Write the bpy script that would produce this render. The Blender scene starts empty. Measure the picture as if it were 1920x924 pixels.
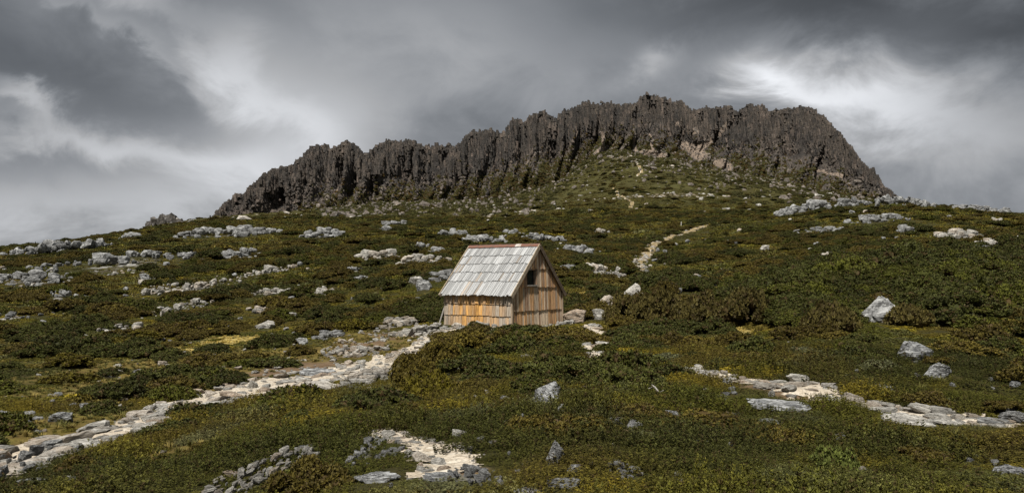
import bpy, math, random
import numpy as np
from mathutils import Vector, Matrix, Euler

# ------------------------------------------------------------------ camera
S = bpy.context.scene
COL = S.collection
F = 1507.0            # focal length in photograph pixels (1920 wide)
PX0, PY0 = 960.0, 520.0   # principal column and horizon row of the photograph
CZ = 2.62             # eye height above the hut's floor level

cam_data = bpy.data.cameras.new("camera")
cam_data.sensor_width = 36.0
cam_data.lens = F / 1920.0 * 36.0
cam_data.shift_y = (PY0 - 462.0) / 1920.0
cam_data.clip_start = 0.1
cam_data.clip_end = 8000.0
cam = bpy.data.objects.new("camera", cam_data)
cam.location = (0, 0, CZ)
cam.rotation_euler = (math.radians(90), 0, 0)
COL.objects.link(cam)
S.camera = cam

S.view_settings.view_transform = 'Standard'
S.view_settings.look = 'None'
S.view_settings.gamma = 1.0
S.view_settings.exposure = 0.7
S.cycles.max_bounces = 5
S.cycles.diffuse_bounces = 3
S.cycles.glossy_bounces = 2
S.cycles.transmission_bounces = 2
S.cycles.transparent_max_bounces = 4
S.cycles.use_denoising = True

# ------------------------------------------------------------------ sun and sky
SUN_DIR = Vector((-0.17, -0.45, 0.84)).normalized()     # towards the sun
sun_data = bpy.data.lights.new("sun", 'SUN')
sun_data.energy = 3.9
sun_data.angle = math.radians(2.5)
sun_data.color = (1.0, 0.95, 0.87)
sun = bpy.data.objects.new("sun", sun_data)
sun.rotation_euler = SUN_DIR.to_track_quat('Z', 'Y').to_euler()
sun.location = (0, 0, 60)
COL.objects.link(sun)


class NT:
    """small helper to write node trees"""
    def __init__(self, tree):
        self.t = tree
        self.l = tree.links

    def n(self, typ, **kw):
        nd = self.t.nodes.new(typ)
        for k, v in kw.items():
            setattr(nd, k, v)
        return nd

    def put(self, sock, v):
        if isinstance(v, bpy.types.NodeSocket):
            self.l.new(v, sock)
        else:
            sock.default_value = v

    def m(self, op, a, b=0.0, c=0.0, clamp=False):
        nd = self.n('ShaderNodeMath', operation=op, use_clamp=clamp)
        self.put(nd.inputs[0], a)
        self.put(nd.inputs[1], b)
        if op in ('MULTIPLY_ADD', 'WRAP', 'COMPARE'):
            self.put(nd.inputs[2], c)
        return nd.outputs[0]

    def ramp(self, fac, stops, interp='LINEAR'):
        nd = self.n('ShaderNodeValToRGB')
        nd.color_ramp.interpolation = interp
        e = nd.color_ramp.elements
        while len(e) < len(stops):
            e.new(0.5)
        for k, (p, c) in enumerate(stops):
            e[k].position = p
            e[k].color = (c, c, c, 1) if not hasattr(c, '__len__') else (*c[:3], 1)
        self.put(nd.inputs[0], fac)
        return nd.outputs[0]

    def mix(self, fac, a, b, blend='MIX'):
        nd = self.n('ShaderNodeMix', data_type='RGBA', blend_type=blend)
        self.put(nd.inputs[0], fac)
        self.put(nd.inputs[6], a if isinstance(a, bpy.types.NodeSocket) else (*a[:3], 1))
        self.put(nd.inputs[7], b if isinstance(b, bpy.types.NodeSocket) else (*b[:3], 1))
        return nd.outputs[2]

    def noise(self, vec, scale, detail=4.0, rough=0.5, dist=0.0, dim='3D'):
        nd = self.n('ShaderNodeTexNoise', noise_dimensions=dim)
        if vec is not None:
            self.l.new(vec, nd.inputs['Vector'])
        self.put(nd.inputs['Scale'], scale)
        nd.inputs['Detail'].default_value = detail
        nd.inputs['Roughness'].default_value = rough
        nd.inputs['Distortion'].default_value = dist
        return nd.outputs[0]

    def mapping(self, vec, scale=(1, 1, 1), loc=(0, 0, 0), rot=(0, 0, 0)):
        nd = self.n('ShaderNodeMapping')
        self.l.new(vec, nd.inputs['Vector'])
        nd.inputs['Scale'].default_value = scale
        nd.inputs['Location'].default_value = loc
        nd.inputs['Rotation'].default_value = rot
        return nd.outputs[0]


def build_world():
    w = bpy.data.worlds.new("World")
    S.world = w
    w.use_nodes = True
    t = w.node_tree
    t.nodes.clear()
    g = NT(t)
    out = g.n('ShaderNodeOutputWorld')
    bg = g.n('ShaderNodeBackground')
    bg.inputs['Strength'].default_value = 0.1
    g.l.new(bg.outputs[0], out.inputs[0])
    sky = g.n('ShaderNodeTexSky', sky_type='NISHITA')
    sky.sun_disc = False
    sky.sun_elevation = math.asin(SUN_DIR.z)
    sky.sun_rotation = math.atan2(SUN_DIR.x, SUN_DIR.y)
    tc = g.n('ShaderNodeTexCoord')
    sep = g.n('ShaderNodeSeparateXYZ')
    g.l.new(tc.outputs['Generated'], sep.inputs[0])
    x, y, z = sep.outputs
    az = g.m('ARCTAN2', x, y)
    hor = g.m('SQRT', g.m('ADD', g.m('MULTIPLY', x, x), g.m('MULTIPLY', y, y)))
    te = g.m('DIVIDE', z, g.m('MAXIMUM', hor, 0.02))
    te = g.m('MINIMUM', te, 3.0)
    # clouds drift on a plane overhead: their texture shrinks towards the horizon
    den = g.m('ADD', g.m('MAXIMUM', z, 0.0), 0.16)
    cmb = g.n('ShaderNodeCombineXYZ')
    g.l.new(g.m('DIVIDE', x, den), cmb.inputs[0])
    g.l.new(g.m('DIVIDE', y, den), cmb.inputs[1])
    cmb.inputs[2].default_value = 3.7
    p = cmb.outputs[0]
    dirn = tc.outputs['Generated']
    big = g.noise(g.mapping(p, (1.0, 1.0, 1), (4.2, 1.3, 0), (0, 0, 0.7)), 0.8, 5, 0.45, 0.2)
    fine = g.noise(g.mapping(dirn, (1, 1, 1.7), (5.1, 7.3, 1.0), (0.3, 0.5, 0)), 4.2, 6, 0.50, 0.3)
    wisp = g.noise(g.mapping(dirn, (1, 1, 1.6), (2.2, .3, .6)), 8.0, 7, 0.58, 0.4)
    # ragged outlines of the large banks
    wx = g.m('MULTIPLY', g.m('SUBTRACT', big, 0.5), 0.10)
    wy = g.m('MULTIPLY', g.m('SUBTRACT', wisp, 0.5), 0.11)
    azw = g.m('ADD', az, g.m('ADD', wx, wy))
    tew = g.m('ADD', te, g.m('ADD', g.m('MULTIPLY', g.m('SUBTRACT', fine, 0.5), 0.08), wy))
    lum = g.m('ADD', 0.058, g.m('MULTIPLY', big, 0.07))
    BANKS = [  # px, py, rx, ry, tilt (degrees, down to the right), brightness change
        (70, 120, 360, 120, 14, -.028), (355, 35, 50, 70, -35, -.08), (430, 105, 320, 46, 36, .15), (250, 60, 160, 14, 30, .05),
        (850, 90, 260, 95, 0, .085), (620, 180, 150, 70, 20, .05), (800, 265, 260, 45, 0, -.02),
        (190, 285, 250, 36, 4, .19), (90, 400, 340, 50, 0, .16), (500, 320, 190, 70, -25, .20), (20, 205, 70, 22, 10, .20),
        (1560, 25, 420, 75, 4, -.085), (1850, 85, 220, 50, -14, -.05),
        (1430, 140, 60, 26, 8, .26), (1590, 165, 130, 50, 24, .22), (1760, 240, 270, 110, 20, .14), (1240, 110, 40, 20, -30, .10),
        (1230, 120, 140, 60, 0, .02), (1850, 390, 200, 60, 0, -.01), (1080, 60, 110, 90, 0, -.02),
    ]
    for (bx, by, rx, ry, tilt, amp) in BANKS:
        a0 = math.atan((bx - PX0) / F)
        ca = math.cos(a0)
        t0 = (PY0 - by) / F * ca
        ra = rx / F * ca * ca
        rt = ry / F * ca
        th = math.radians(-tilt)
        dx = g.m('SUBTRACT', azw, a0)
        dy = g.m('SUBTRACT', tew, t0)
        ex = g.m('DIVIDE', g.m('ADD', g.m('MULTIPLY', dx, math.cos(th)), g.m('MULTIPLY', dy, math.sin(th))), ra)
        ey = g.m('DIVIDE', g.m('SUBTRACT', g.m('MULTIPLY', dy, math.cos(th)), g.m('MULTIPLY', dx, math.sin(th))), rt)
        q = g.m('ADD', g.m('MULTIPLY', ex, ex), g.m('MULTIPLY', ey, ey))
        gs = g.m('EXPONENT', g.m('MULTIPLY', q, -0.7))
        lum = g.m('MULTIPLY_ADD', gs, amp * 0.80, lum)
    lum = g.m('MAXIMUM', lum, 0.024)
    var = g.m('ADD', 0.24, g.m('ADD', g.m('MULTIPLY', fine, 1.15), g.m('MULTIPLY', wisp, 1.2)))
    lum = g.m('MULTIPLY', lum, var)
    cloud_tint = g.mix(g.m('MULTIPLY', lum, 4.0, clamp=True), (0.88, 0.985, 1.13), (0.975, 1.0, 1.045))
    mul = g.n('ShaderNodeMix', data_type='RGBA', blend_type='MULTIPLY')
    mul.inputs[0].default_value = 1.0
    g.l.new(cloud_tint, mul.inputs[6])
    sc = g.n('ShaderNodeCombineXYZ')
    l10 = g.m('MULTIPLY', lum, 10.0)
    for k in range(3):
        g.l.new(l10, sc.inputs[k])
    g.l.new(sc.outputs[0], mul.inputs[7])
    # thin spots in the deck let a little of the blue behind it through
    cover = g.ramp(big, [(0.30, 0.86), (0.48, 1.0)])
    # Nishita is darkened by the deck it shines through
    dim = g.mix(1.0, sky.outputs[0], (0.10, 0.10, 0.10), 'MULTIPLY')
    fin = g.mix(cover, dim, mul.outputs[2])
    g.l.new(fin, bg.inputs['Color'])


build_world()

rng = np.random.default_rng(7)
random.seed(7)


# ------------------------------------------------------------------ numeric helpers
def _hash(ix, iy, seed):
    n = (ix.astype(np.int64) * 374761393 + iy.astype(np.int64) * 668265263 + seed * 974634777) & 0xffffffff
    n = ((n ^ (n >> 13)) * 1274126177) & 0xffffffff
    return (n ^ (n >> 16)) & 0xffffffff


def perlin(x, y, seed=0):
    x = np.asarray(x, float); y = np.asarray(y, float)
    ix = np.floor(x); iy = np.floor(y)
    fx = x - ix; fy = y - iy
    ux = fx * fx * fx * (fx * (fx * 6 - 15) + 10)
    uy = fy * fy * fy * (fy * (fy * 6 - 15) + 10)

    def gd(dx, dy):
        a = _hash(ix + dx, iy + dy, seed) * (2 * np.pi / 4294967296.0)
        return np.cos(a) * (fx - dx) + np.sin(a) * (fy - dy)
    a = gd(0, 0) * (1 - ux) + gd(1, 0) * ux
    b = gd(0, 1) * (1 - ux) + gd(1, 1) * ux
    return (a * (1 - uy) + b * uy) * 1.5


def fbm(x, y, seed=0, octs=4, gain=0.5):
    s = 0.0; amp = 1.0; tot = 0.0
    for k in range(octs):
        s = s + amp * perlin(x * 2 ** k, y * 2 ** k, seed + k * 17)
        tot += amp; amp *= gain
    return s / tot


def smooth(a, b, x):
    t = np.clip((x - a) / (b - a), 0, 1)
    return t * t * (3 - 2 * t)


def mesh_np(name, verts, tris=None, quads=None, attrs=None, mats=(), smooth_shade=False):
    me = bpy.data.meshes.new(name)
    verts = np.asarray(verts, np.float32)
    me.vertices.add(len(verts))
    me.vertices.foreach_set('co', verts.ravel())
    loops = []; starts = []; n = 0
    if tris is not None and len(tris):
        tris = np.asarray(tris, np.int32)
        loops.append(tris.ravel()); starts.append(np.arange(len(tris)) * 3); n = len(tris) * 3
    if quads is not None and len(quads):
        quads = np.asarray(quads, np.int32)
        loops.append(quads.ravel()); starts.append(n + np.arange(len(quads)) * 4)
    loops = np.concatenate(loops).astype(np.int32); starts = np.concatenate(starts).astype(np.int32)
    me.loops.add(len(loops))
    me.loops.foreach_set('vertex_index', loops)
    me.polygons.add(len(starts))
    me.polygons.foreach_set('loop_start', starts)
    me.update(calc_edges=True)
    me.polygons.foreach_set('use_smooth', np.full(len(starts), smooth_shade, dtype=bool))
    for k, v in (attrs or {}).items():
        v = np.asarray(v, np.float32)
        if v.ndim == 1:
            a = me.attributes.new(k, 'FLOAT', 'POINT'); a.data.foreach_set('value', v)
        else:
            a = me.attributes.new(k, 'FLOAT_VECTOR', 'POINT'); a.data.foreach_set('vector', v.ravel())
    for m_ in mats:
        me.materials.append(m_)
    return me


def obj(name, me, parent=None, label=None, cat=None, group=None, kind=None, loc=None, rot=None, scl=None):
    o = bpy.data.objects.new(name, me)
    COL.objects.link(o)
    if parent is not None:
        o.parent = parent
    if loc is not None: o.location = loc
    if rot is not None: o.rotation_euler = rot
    if scl is not None: o.scale = scl
    if label: o['label'] = label
    if cat: o['category'] = cat
    if group: o['group'] = group
    if kind: o['kind'] = kind
    return o


# ------------------------------------------------------------------ materials
def new_mat(name):
    m_ = bpy.data.materials.new(name)
    m_.use_nodes = True
    t = m_.node_tree
    t.nodes.clear()
    g = NT(t)
    out = g.n('ShaderNodeOutputMaterial')
    bs = g.n('ShaderNodeBsdfPrincipled')
    bs.inputs['Specular IOR Level'].default_value = 0.25
    g.l.new(bs.outputs[0], out.inputs[0])
    return m_, g, bs


def bump(g, bs, h, strength=0.5, dist=0.05):
    b = g.n('ShaderNodeBump')
    b.inputs['Strength'].default_value = strength
    b.inputs['Distance'].default_value = dist
    g.l.new(h, b.inputs['Height'])
    g.l.new(b.outputs[0], bs.inputs['Normal'])


def attr(g, name, typ='GEOMETRY'):
    a = g.n('ShaderNodeAttribute', attribute_type=typ)
    a.attribute_name = name
    return a


def mat_rock(name, pale, mid, lichen_dark=0.5, warm=0.0, scale=1.0):
    """foliated quartzite: pale bands, dark lichen and cracks"""
    m_, g, bs = new_mat(name)
    tc = g.n('ShaderNodeTexCoord'); oi = g.n('ShaderNodeObjectInfo')
    geo = g.n('ShaderNodeNewGeometry')
    rnd = oi.outputs['Random']
    add = g.n('ShaderNodeVectorMath', operation='ADD')
    g.l.new(tc.outputs['Object'], add.inputs[0])
    mulv = g.n('ShaderNodeCombineXYZ')
    for k in range(3):
        g.l.new(g.m('MULTIPLY', rnd, 31.0 + 9 * k), mulv.inputs[k])
    g.l.new(mulv.outputs[0], add.inputs[1])
    P = add.outputs[0]
    bands = g.noise(g.mapping(P, (1.2, 1.2, 5.5), (0, 0, 0), (0.35, 0.2, 0.0)), 1.3 * scale, 6, 0.62, 0.6)
    patch = g.noise(P, 1.6 * scale, 5, 0.6, 0.3)
    spk = g.noise(P, 9.0 * scale, 4, 0.65)
    col = g.mix(g.ramp(bands, [(0.36, 0.0), (0.62, 1.0)]), mid, pale)
    ld = g.m('MULTIPLY', g.ramp(patch, [(0.46, 0.0), (0.55, 1.0)]), g.ramp(spk, [(0.40, 0.15), (0.56, 1.0)]))
    col = g.mix(g.m('MULTIPLY', ld, lichen_dark), col, (0.045, 0.045, 0.043))
    crack = g.ramp(bands, [(0.43, 0.0), (0.455, 1.0), (0.48, 0.0)])
    col = g.mix(g.m('MULTIPLY', crack, 0.75), col, (0.05, 0.048, 0.045))
    wl = g.ramp(g.noise(P, 4.3 * scale, 3, 0.6), [(0.60, 0.0), (0.66, 1.0)])
    col = g.mix(g.m('MULTIPLY', wl, 0.55), col, (0.60, 0.61, 0.58))
    tone = g.m('ADD', 0.72, g.m('MULTIPLY', rnd, 0.5))
    tn = g.n('ShaderNodeCombineXYZ')
    for k in range(3):
        g.l.new(tone, tn.inputs[k])
    col = g.mix(1.0, col, tn.outputs[0], 'MULTIPLY')
    rr = g.m('FRACT', g.m('MULTIPLY', rnd, 17.3))
    col = g.mix(g.m('MULTIPLY', g.ramp(rr, [(0.55, 0.0), (1.0, 1.0)]), warm), col, (0.42, 0.30, 0.19))
    g.l.new(col, bs.inputs['Base Color'])
    bs.inputs['Roughness'].default_value = 0.8
    h = g.m('ADD', g.m('MULTIPLY', bands, 1.0), g.m('MULTIPLY', spk, 0.35))
    bump(g, bs, h, 0.9, 0.12)
    return m_


M_ROCK = mat_rock("quartzite_grey", (0.38, 0.385, 0.38), (0.12, 0.122, 0.123), 0.85)
M_PALE = mat_rock("quartzite_pale", (0.52, 0.50, 0.455), (0.24, 0.228, 0.20), 0.45, 0.35)
M_DARK = mat_rock("quartzite_lichened", (0.46, 0.47, 0.47), (0.13, 0.135, 0.14), 1.0)
M_TAN = mat_rock("quartzite_tan", (0.46, 0.37, 0.28), (0.26, 0.20, 0.15), 0.35)


def mat_leaf(name, use_instancer=True):
    m_, g, bs = new_mat(name)
    tone = attr(g, 'tone')
    if use_instancer:
        tint = attr(g, 'tint', 'INSTANCER').outputs['Color']
    else:
        tint = g.n('ShaderNodeObjectInfo').outputs['Color']
    k = g.m('ADD', 0.38, g.m('MULTIPLY', tone.outputs['Fac'], 1.25))
    kk = g.n('ShaderNodeCombineXYZ')
    g.l.new(k, kk.inputs[0]); g.l.new(k, kk.inputs[1]); g.l.new(k, kk.inputs[2])
    col = g.mix(1.0, tint, kk.outputs[0], 'MULTIPLY')
    # some rosettes are brown or yellow
    br = g.ramp(tone.outputs['Fac'], [(0.06, 1.0), (0.16, 0.0)])
    col = g.mix(g.m('MULTIPLY', br, 0.8), col, (0.060, 0.038, 0.014))
    g.l.new(col, bs.inputs['Base Color'])
    bs.inputs['Roughness'].default_value = 0.65
    bs.inputs['Specular IOR Level'].default_value = 0.15
    return m_


M_LEAF = mat_leaf("heath_leaf")
M_SHRUB = mat_leaf("shrub_leaf", False)


def mat_ground():
    m_, g, bs = new_mat("heath_ground")
    geo = g.n('ShaderNodeNewGeometry')
    P = geo.outputs['Position']
    n1 = g.noise(P, 0.35, 6, 0.6)
    n2 = g.noise(P, 2.2, 6, 0.65)
    n3 = g.noise(P, 14.0, 4, 0.7)
    nf = g.noise(P, 0.05, 7, 0.62)
    veg = g.mix(g.ramp(n1, [(0.35, 0.0), (0.65, 1.0)]), (0.040, 0.031, 0.010), (0.036, 0.040, 0.010))
    veg = g.mix(g.ramp(n2, [(0.42, 0.0), (0.66, 1.0)]), veg, (0.024, 0.022, 0.008))
    far = g.mix(g.ramp(nf, [(0.40, 0.0), (0.60, 1.0)]), (0.040, 0.036, 0.012), (0.058, 0.055, 0.018))
    dist = g.n('ShaderNodeVectorMath', operation='LENGTH')
    g.l.new(P, dist.inputs[0])
    # the high slope under the cliffs is grassland, greener than the heath of the plateau
    fa = attr(g, 'upland').outputs['Fac']
    veg = g.mix(fa, veg, far)
    moss = attr(g, 'moss').outputs['Fac']
    mcol = g.mix(g.ramp(n2, [(0.35, 0.0), (0.65, 1.0)]), (0.085, 0.055, 0.018), (0.145, 0.120, 0.028))
    mcol = g.mix(g.m('MULTIPLY', g.ramp(n3, [(0.45, 0.0), (0.62, 1.0)]), 0.5), mcol, (0.05, 0.038, 0.016))
    col = g.mix(moss, veg, mcol)
    straw = attr(g, 'straw').outputs['Fac']
    scol = g.mix(g.ramp(n2, [(0.38, 0.0), (0.6, 1.0)]), (0.15, 0.11, 0.03), (0.42, 0.33, 0.12))
    col = g.mix(g.m('MULTIPLY', straw, g.ramp(n3, [(0.3, 0.6), (0.6, 1.0)])), col, scol)
    soil = attr(g, 'soil').outputs['Fac']
    dcol = g.mix(g.ramp(n2, [(0.35, 0.0), (0.65, 1.0)]), (0.09, 0.058, 0.032), (0.17, 0.12, 0.075))
    col = g.mix(soil, col, dcol)
    # pale broken stone in the gravelly spots
    gr = attr(g, 'gravel').outputs['Fac']
    vor = g.n('ShaderNodeTexVoronoi', feature='F1')
    g.l.new(P, vor.inputs['Vector']); vor.inputs['Scale'].default_value = 7.0
    gcol = g.mix(g.ramp(vor.outputs['Color'], [(0.1, 0.0), (0.9, 1.0)]), (0.30, 0.25, 0.185), (0.55, 0.50, 0.42))
    gcol = g.mix(g.ramp(n3, [(0.42, 0.0), (0.60, 1.0)]), gcol, (0.48, 0.42, 0.33))
    gm = g.ramp(g.m('ADD', gr, g.m('MULTIPLY', g.m('SUBTRACT', n3, 0.5), 0.7)), [(0.42, 0.0), (0.58, 1.0)])
    col = g.mix(gm, col, gcol)
    rk = attr(g, 'scree').outputs['Fac']
    rm = g.ramp(g.m('ADD', rk, g.m('MULTIPLY', g.m('SUBTRACT', n2, 0.5), 1.1)), [(0.45, 0.0), (0.62, 1.0)])
    rcol = g.mix(g.ramp(n1, [(0.42, 0.0), (0.58, 1.0)]), (0.075, 0.065, 0.050), (0.24, 0.235, 0.22))
    col = g.mix(rm, col, rcol)
    pk = attr(g, 'pinkscree').outputs['Fac']
    pm = g.ramp(g.m('ADD', pk, g.m('MULTIPLY', g.m('SUBTRACT', nf, 0.5), 1.6)), [(0.40, 0.0), (0.70, 1.0)])
    col = g.mix(g.m('MULTIPLY', pm, 0.8), col, g.mix(n1, (0.14, 0.115, 0.085), (0.24, 0.20, 0.15)))
    g.l.new(col, bs.inputs['Base Color'])
    bs.inputs['Roughness'].default_value = 0.9
    bs.inputs['Specular IOR Level'].default_value = 0.1
    h = g.m('ADD', g.m('MULTIPLY', n2, 1.0), g.m('MULTIPLY', n3, 0.3))
    bump(g, bs, h, 0.8, 0.12)
    return m_


M_GROUND = mat_ground()


def mat_gravel():
    m_, g, bs = new_mat("pale_gravel")
    geo = g.n('ShaderNodeNewGeometry')
    P = geo.outputs['Position']
    vor = g.n('ShaderNodeTexVoronoi', feature='F1')
    g.l.new(P, vor.inputs['Vector']); vor.inputs['Scale'].default_value = 9.0
    v2 = g.n('ShaderNodeTexVoronoi', feature='F1')
    g.l.new(P, v2.inputs['Vector']); v2.inputs['Scale'].default_value = 24.0
    n1 = g.noise(P, 1.3, 5, 0.6)
    n3 = g.noise(P, 20.0, 4, 0.7)
    sep = g.n('ShaderNodeSeparateColor')
    g.l.new(vor.outputs['Color'], sep.inputs[0])
    ve = g.n('ShaderNodeTexVoronoi', feature='DISTANCE_TO_EDGE')
    wn = g.n('ShaderNodeTexNoise'); g.l.new(P, wn.inputs['Vector']); wn.inputs['Scale'].default_value = 3.0; wn.inputs['Detail'].default_value = 4.0
    wa = g.n('ShaderNodeVectorMath', operation='MULTIPLY_ADD')
    g.l.new(wn.outputs['Color'], wa.inputs[0]); wa.inputs[1].default_value = (0.5, 0.5, 0.5); g.l.new(P, wa.inputs[2])
    g.l.new(wa.outputs[0], ve.inputs['Vector']); g.l.new(wa.outputs[0], vor.inputs['Vector']); ve.inputs['Scale'].default_value = 9.0
    col = g.mix(sep.outputs[0], (0.33, 0.275, 0.205), (0.58, 0.535, 0.455))
    col = g.mix(g.m('MULTIPLY', g.ramp(n1, [(0.42, 0.0), (0.62, 1.0)]), 0.7), col, (0.50, 0.43, 0.335))
    col = g.mix(g.m('MULTIPLY', g.ramp(ve.outputs['Distance'], [(0.02, 1.0), (0.09, 0.0)]), 0.45), col, (0.13, 0.10, 0.065))
    col = g.mix(g.m('MULTIPLY', g.ramp(n3, [(0.56, 0.0), (0.66, 1.0)]), 0.5), col, (0.20, 0.16, 0.11))
    g.l.new(col, bs.inputs['Base Color'])
    bs.inputs['Roughness'].default_value = 0.9
    h = g.m('ADD', vor.outputs['Distance'], g.m('MULTIPLY', v2.outputs['Distance'], 0.6))
    bump(g, bs, h, 0.7, 0.04)
    return m_


M_GRAVEL = mat_gravel()


def mat_cliff():
    m_, g, bs = new_mat("dolerite_cliff")
    geo = g.n('ShaderNodeNewGeometry')
    P = geo.outputs['Position']
    tone = attr(g, 'tone').outputs['Fac']
    streak = g.noise(g.mapping(P, (0.35, 0.35, 0.05)), 1.0, 6, 0.65, 0.3)
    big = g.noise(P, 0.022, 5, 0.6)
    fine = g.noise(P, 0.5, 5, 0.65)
    col = g.mix(g.ramp(big, [(0.38, 0.0), (0.64, 1.0)]), (0.062, 0.056, 0.050), (0.108, 0.090, 0.074))  # dark dolerite, its colour also carrying the cloud shade over the mountain
    col = g.mix(g.ramp(streak, [(0.40, 0.0), (0.62, 1.0)]), col, (0.038, 0.036, 0.035))
    col = g.mix(g.m('MULTIPLY', g.ramp(tone, [(0.35, 0.0), (1.0, 1.0)]), 0.85), col, (0.165, 0.132, 0.110))
    # heath on the ledges: only where the rock lies flat enough to hold soil
    sepn = g.n('ShaderNodeSeparateXYZ')
    g.l.new(geo.outputs['True Normal'], sepn.inputs[0])
    led = attr(g, 'ledge').outputs['Fac']
    vm = g.ramp(g.m('ADD', led, g.m('MULTIPLY', g.m('SUBTRACT', fine, 0.5), 1.0)), [(0.45, 0.0), (0.60, 1.0)])
    col = g.mix(vm, col, g.mix(fine, (0.030, 0.030, 0.010), (0.055, 0.055, 0.020)))
    scr = attr(g, 'scree').outputs['Fac']
    sm = g.ramp(g.m('ADD', scr, g.m('MULTIPLY', g.m('SUBTRACT', fine, 0.5), 0.9)), [(0.42, 0.0), (0.60, 1.0)])
    col = g.mix(sm, col, g.mix(g.noise(P, 0.9, 3, 0.6), (0.16, 0.125, 0.098), (0.27, 0.215, 0.17)))
    g.l.new(col, bs.inputs['Base Color'])
    bs.inputs['Roughness'].default_value = 0.9
    bs.inputs['Specular IOR Level'].default_value = 0.1
    bump(g, bs, g.m('ADD', fine, streak), 1.0, 1.2)
    return m_


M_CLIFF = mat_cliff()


def mat_wood(name):
    """split palings: the board's own colour comes from obj.color"""
    m_, g, bs = new_mat(name)
    tc = g.n('ShaderNodeTexCoord'); oi = g.n('ShaderNodeObjectInfo')
    rnd = oi.outputs['Random']
    add = g.n('ShaderNodeVectorMath', operation='ADD')
    g.l.new(tc.outputs['Object'], add.inputs[0])
    cv = g.n('ShaderNodeCombineXYZ')
    for k in range(3):
        g.l.new(g.m('MULTIPLY', rnd, 13.0 + 7 * k), cv.inputs[k])
    g.l.new(cv.outputs[0], add.inputs[1])
    P = add.outputs[0]
    grain = g.noise(g.mapping(P, (26, 26, 1.6)), 1.0, 5, 0.65, 0.2)
    wide = g.noise(g.mapping(P, (7, 7, 0.9)), 1.0, 4, 0.6)
    col = oi.outputs['Color']
    col = g.mix(g.ramp(grain, [(0.45, 0.0), (0.70, 0.75)]), col, (0.055, 0.034, 0.020))
    col = g.mix(g.m('MULTIPLY', g.ramp(wide, [(0.52, 0.0), (0.68, 1.0)]), 0.45), col, (0.42, 0.36, 0.29))
    col = g.mix(g.m('MULTIPLY', g.ramp(wide, [(0.30, 1.0), (0.44, 0.0)]), 0.55), col, (0.10, 0.062, 0.035))
    g.l.new(col, bs.inputs['Base Color'])
    bs.inputs['Roughness'].default_value = 0.8
    bump(g, bs, grain, 0.5, 0.01)
    return m_


M_WOOD = mat_wood("weathered_paling")


def mat_shingle():
    m_, g, bs = new_mat("silvered_shingle")
    tc = g.n('ShaderNodeTexCoord'); oi = g.n('ShaderNodeObjectInfo')
    rnd = oi.outputs['Random']
    add = g.n('ShaderNodeVectorMath', operation='ADD')
    g.l.new(tc.outputs['Object'], add.inputs[0])
    cv = g.n('ShaderNodeCombineXYZ')
    for k in range(3):
        g.l.new(g.m('MULTIPLY', rnd, 13.0 + 7 * k), cv.inputs[k])
    g.l.new(cv.outputs[0], add.inputs[1])
    P = add.outputs[0]
    grain = g.noise(g.mapping(P, (3.0, 26, 26)), 1.0, 5, 0.65, 0.2)
    spot = g.noise(P, 6.0, 4, 0.6)
    col = oi.outputs['Color']
    col = g.mix(g.ramp(grain, [(0.46, 0.0), (0.72, 0.7)]), col, (0.19, 0.18, 0.17))
    col = g.mix(g.m('MULTIPLY', g.ramp(spot, [(0.58, 0.0), (0.70, 1.0)]), 0.5), col, (0.30, 0.28, 0.26))
    g.l.new(col, bs.inputs['Base Color'])
    bs.inputs['Roughness'].default_value = 0.75
    bump(g, bs, grain, 0.45, 0.01)
    return m_


M_SHINGLE = mat_shingle()


def mat_plain(name, col, rough=0.8, var=0.25, scale=6.0, metallic=0.0, col2=None):
    m_, g, bs = new_mat(name)
    tc = g.n('ShaderNodeTexCoord')
    n = g.noise(tc.outputs['Object'], scale, 5, 0.6)
    c2 = col2 or tuple(c * (1 - var) * 0.6 for c in col)
    g.l.new(g.mix(g.ramp(n, [(0.4, 0.0), (0.65, 1.0)]), col, c2), bs.inputs['Base Color'])
    bs.inputs['Roughness'].default_value = rough
    bs.inputs['Metallic'].default_value = metallic
    bump(g, bs, n, 0.3, 0.01)
    return m_


M_RUST = mat_plain("rusty_ridge_iron", (0.185, 0.085, 0.058), 0.7, col2=(0.12, 0.075, 0.06), scale=4)
M_ZINC = mat_plain("pale_ridge_iron", (0.50, 0.48, 0.45), 0.6, col2=(0.34, 0.28, 0.24), scale=4)
M_BARGE = mat_plain("bargeboard_wood", (0.42, 0.345, 0.25), 0.8, col2=(0.25, 0.20, 0.145), scale=5)
M_BARGE_DARK = mat_plain("shade_painted_timber", (0.16, 0.12, 0.085), 0.85, scale=5)  # darker copy of the bargeboard timber, shade put into its colour
M_INSIDE = mat_plain("old_dark_timber", (0.045, 0.036, 0.03), 0.9, scale=5)
M_POST = mat_plain("white_post_paint", (0.70, 0.69, 0.64), 0.6, col2=(0.45, 0.42, 0.36), scale=9)
M_TRACK = mat_plain("yellow_earth_track", (0.29, 0.225, 0.12), 0.9, col2=(0.16, 0.12, 0.06), scale=1.5)
M_STICK = mat_plain("bleached_wood", (0.36, 0.34, 0.31), 0.8, col2=(0.20, 0.18, 0.16), scale=9)


def mat_pane():
    m_, g, bs = new_mat("window_glass")
    bs.inputs['Base Color'].default_value = (0.018, 0.022, 0.024, 1)
    bs.inputs['Roughness'].default_value = 0.12
    bs.inputs['Specular IOR Level'].default_value = 0.5
    return m_


M_PANE = mat_pane()


def mat_water():
    m_, g, bs = new_mat("still_water")
    geo = g.n('ShaderNodeNewGeometry')
    bs.inputs['Base Color'].default_value = (0.03, 0.026, 0.018, 1)
    bs.inputs['Roughness'].default_value = 0.06
    bs.inputs['Specular IOR Level'].default_value = 0.6
    bump(g, bs, g.noise(geo.outputs['Position'], 6.0, 3, 0.5), 0.05, 0.02)
    return m_


M_WATER = mat_water()

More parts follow.
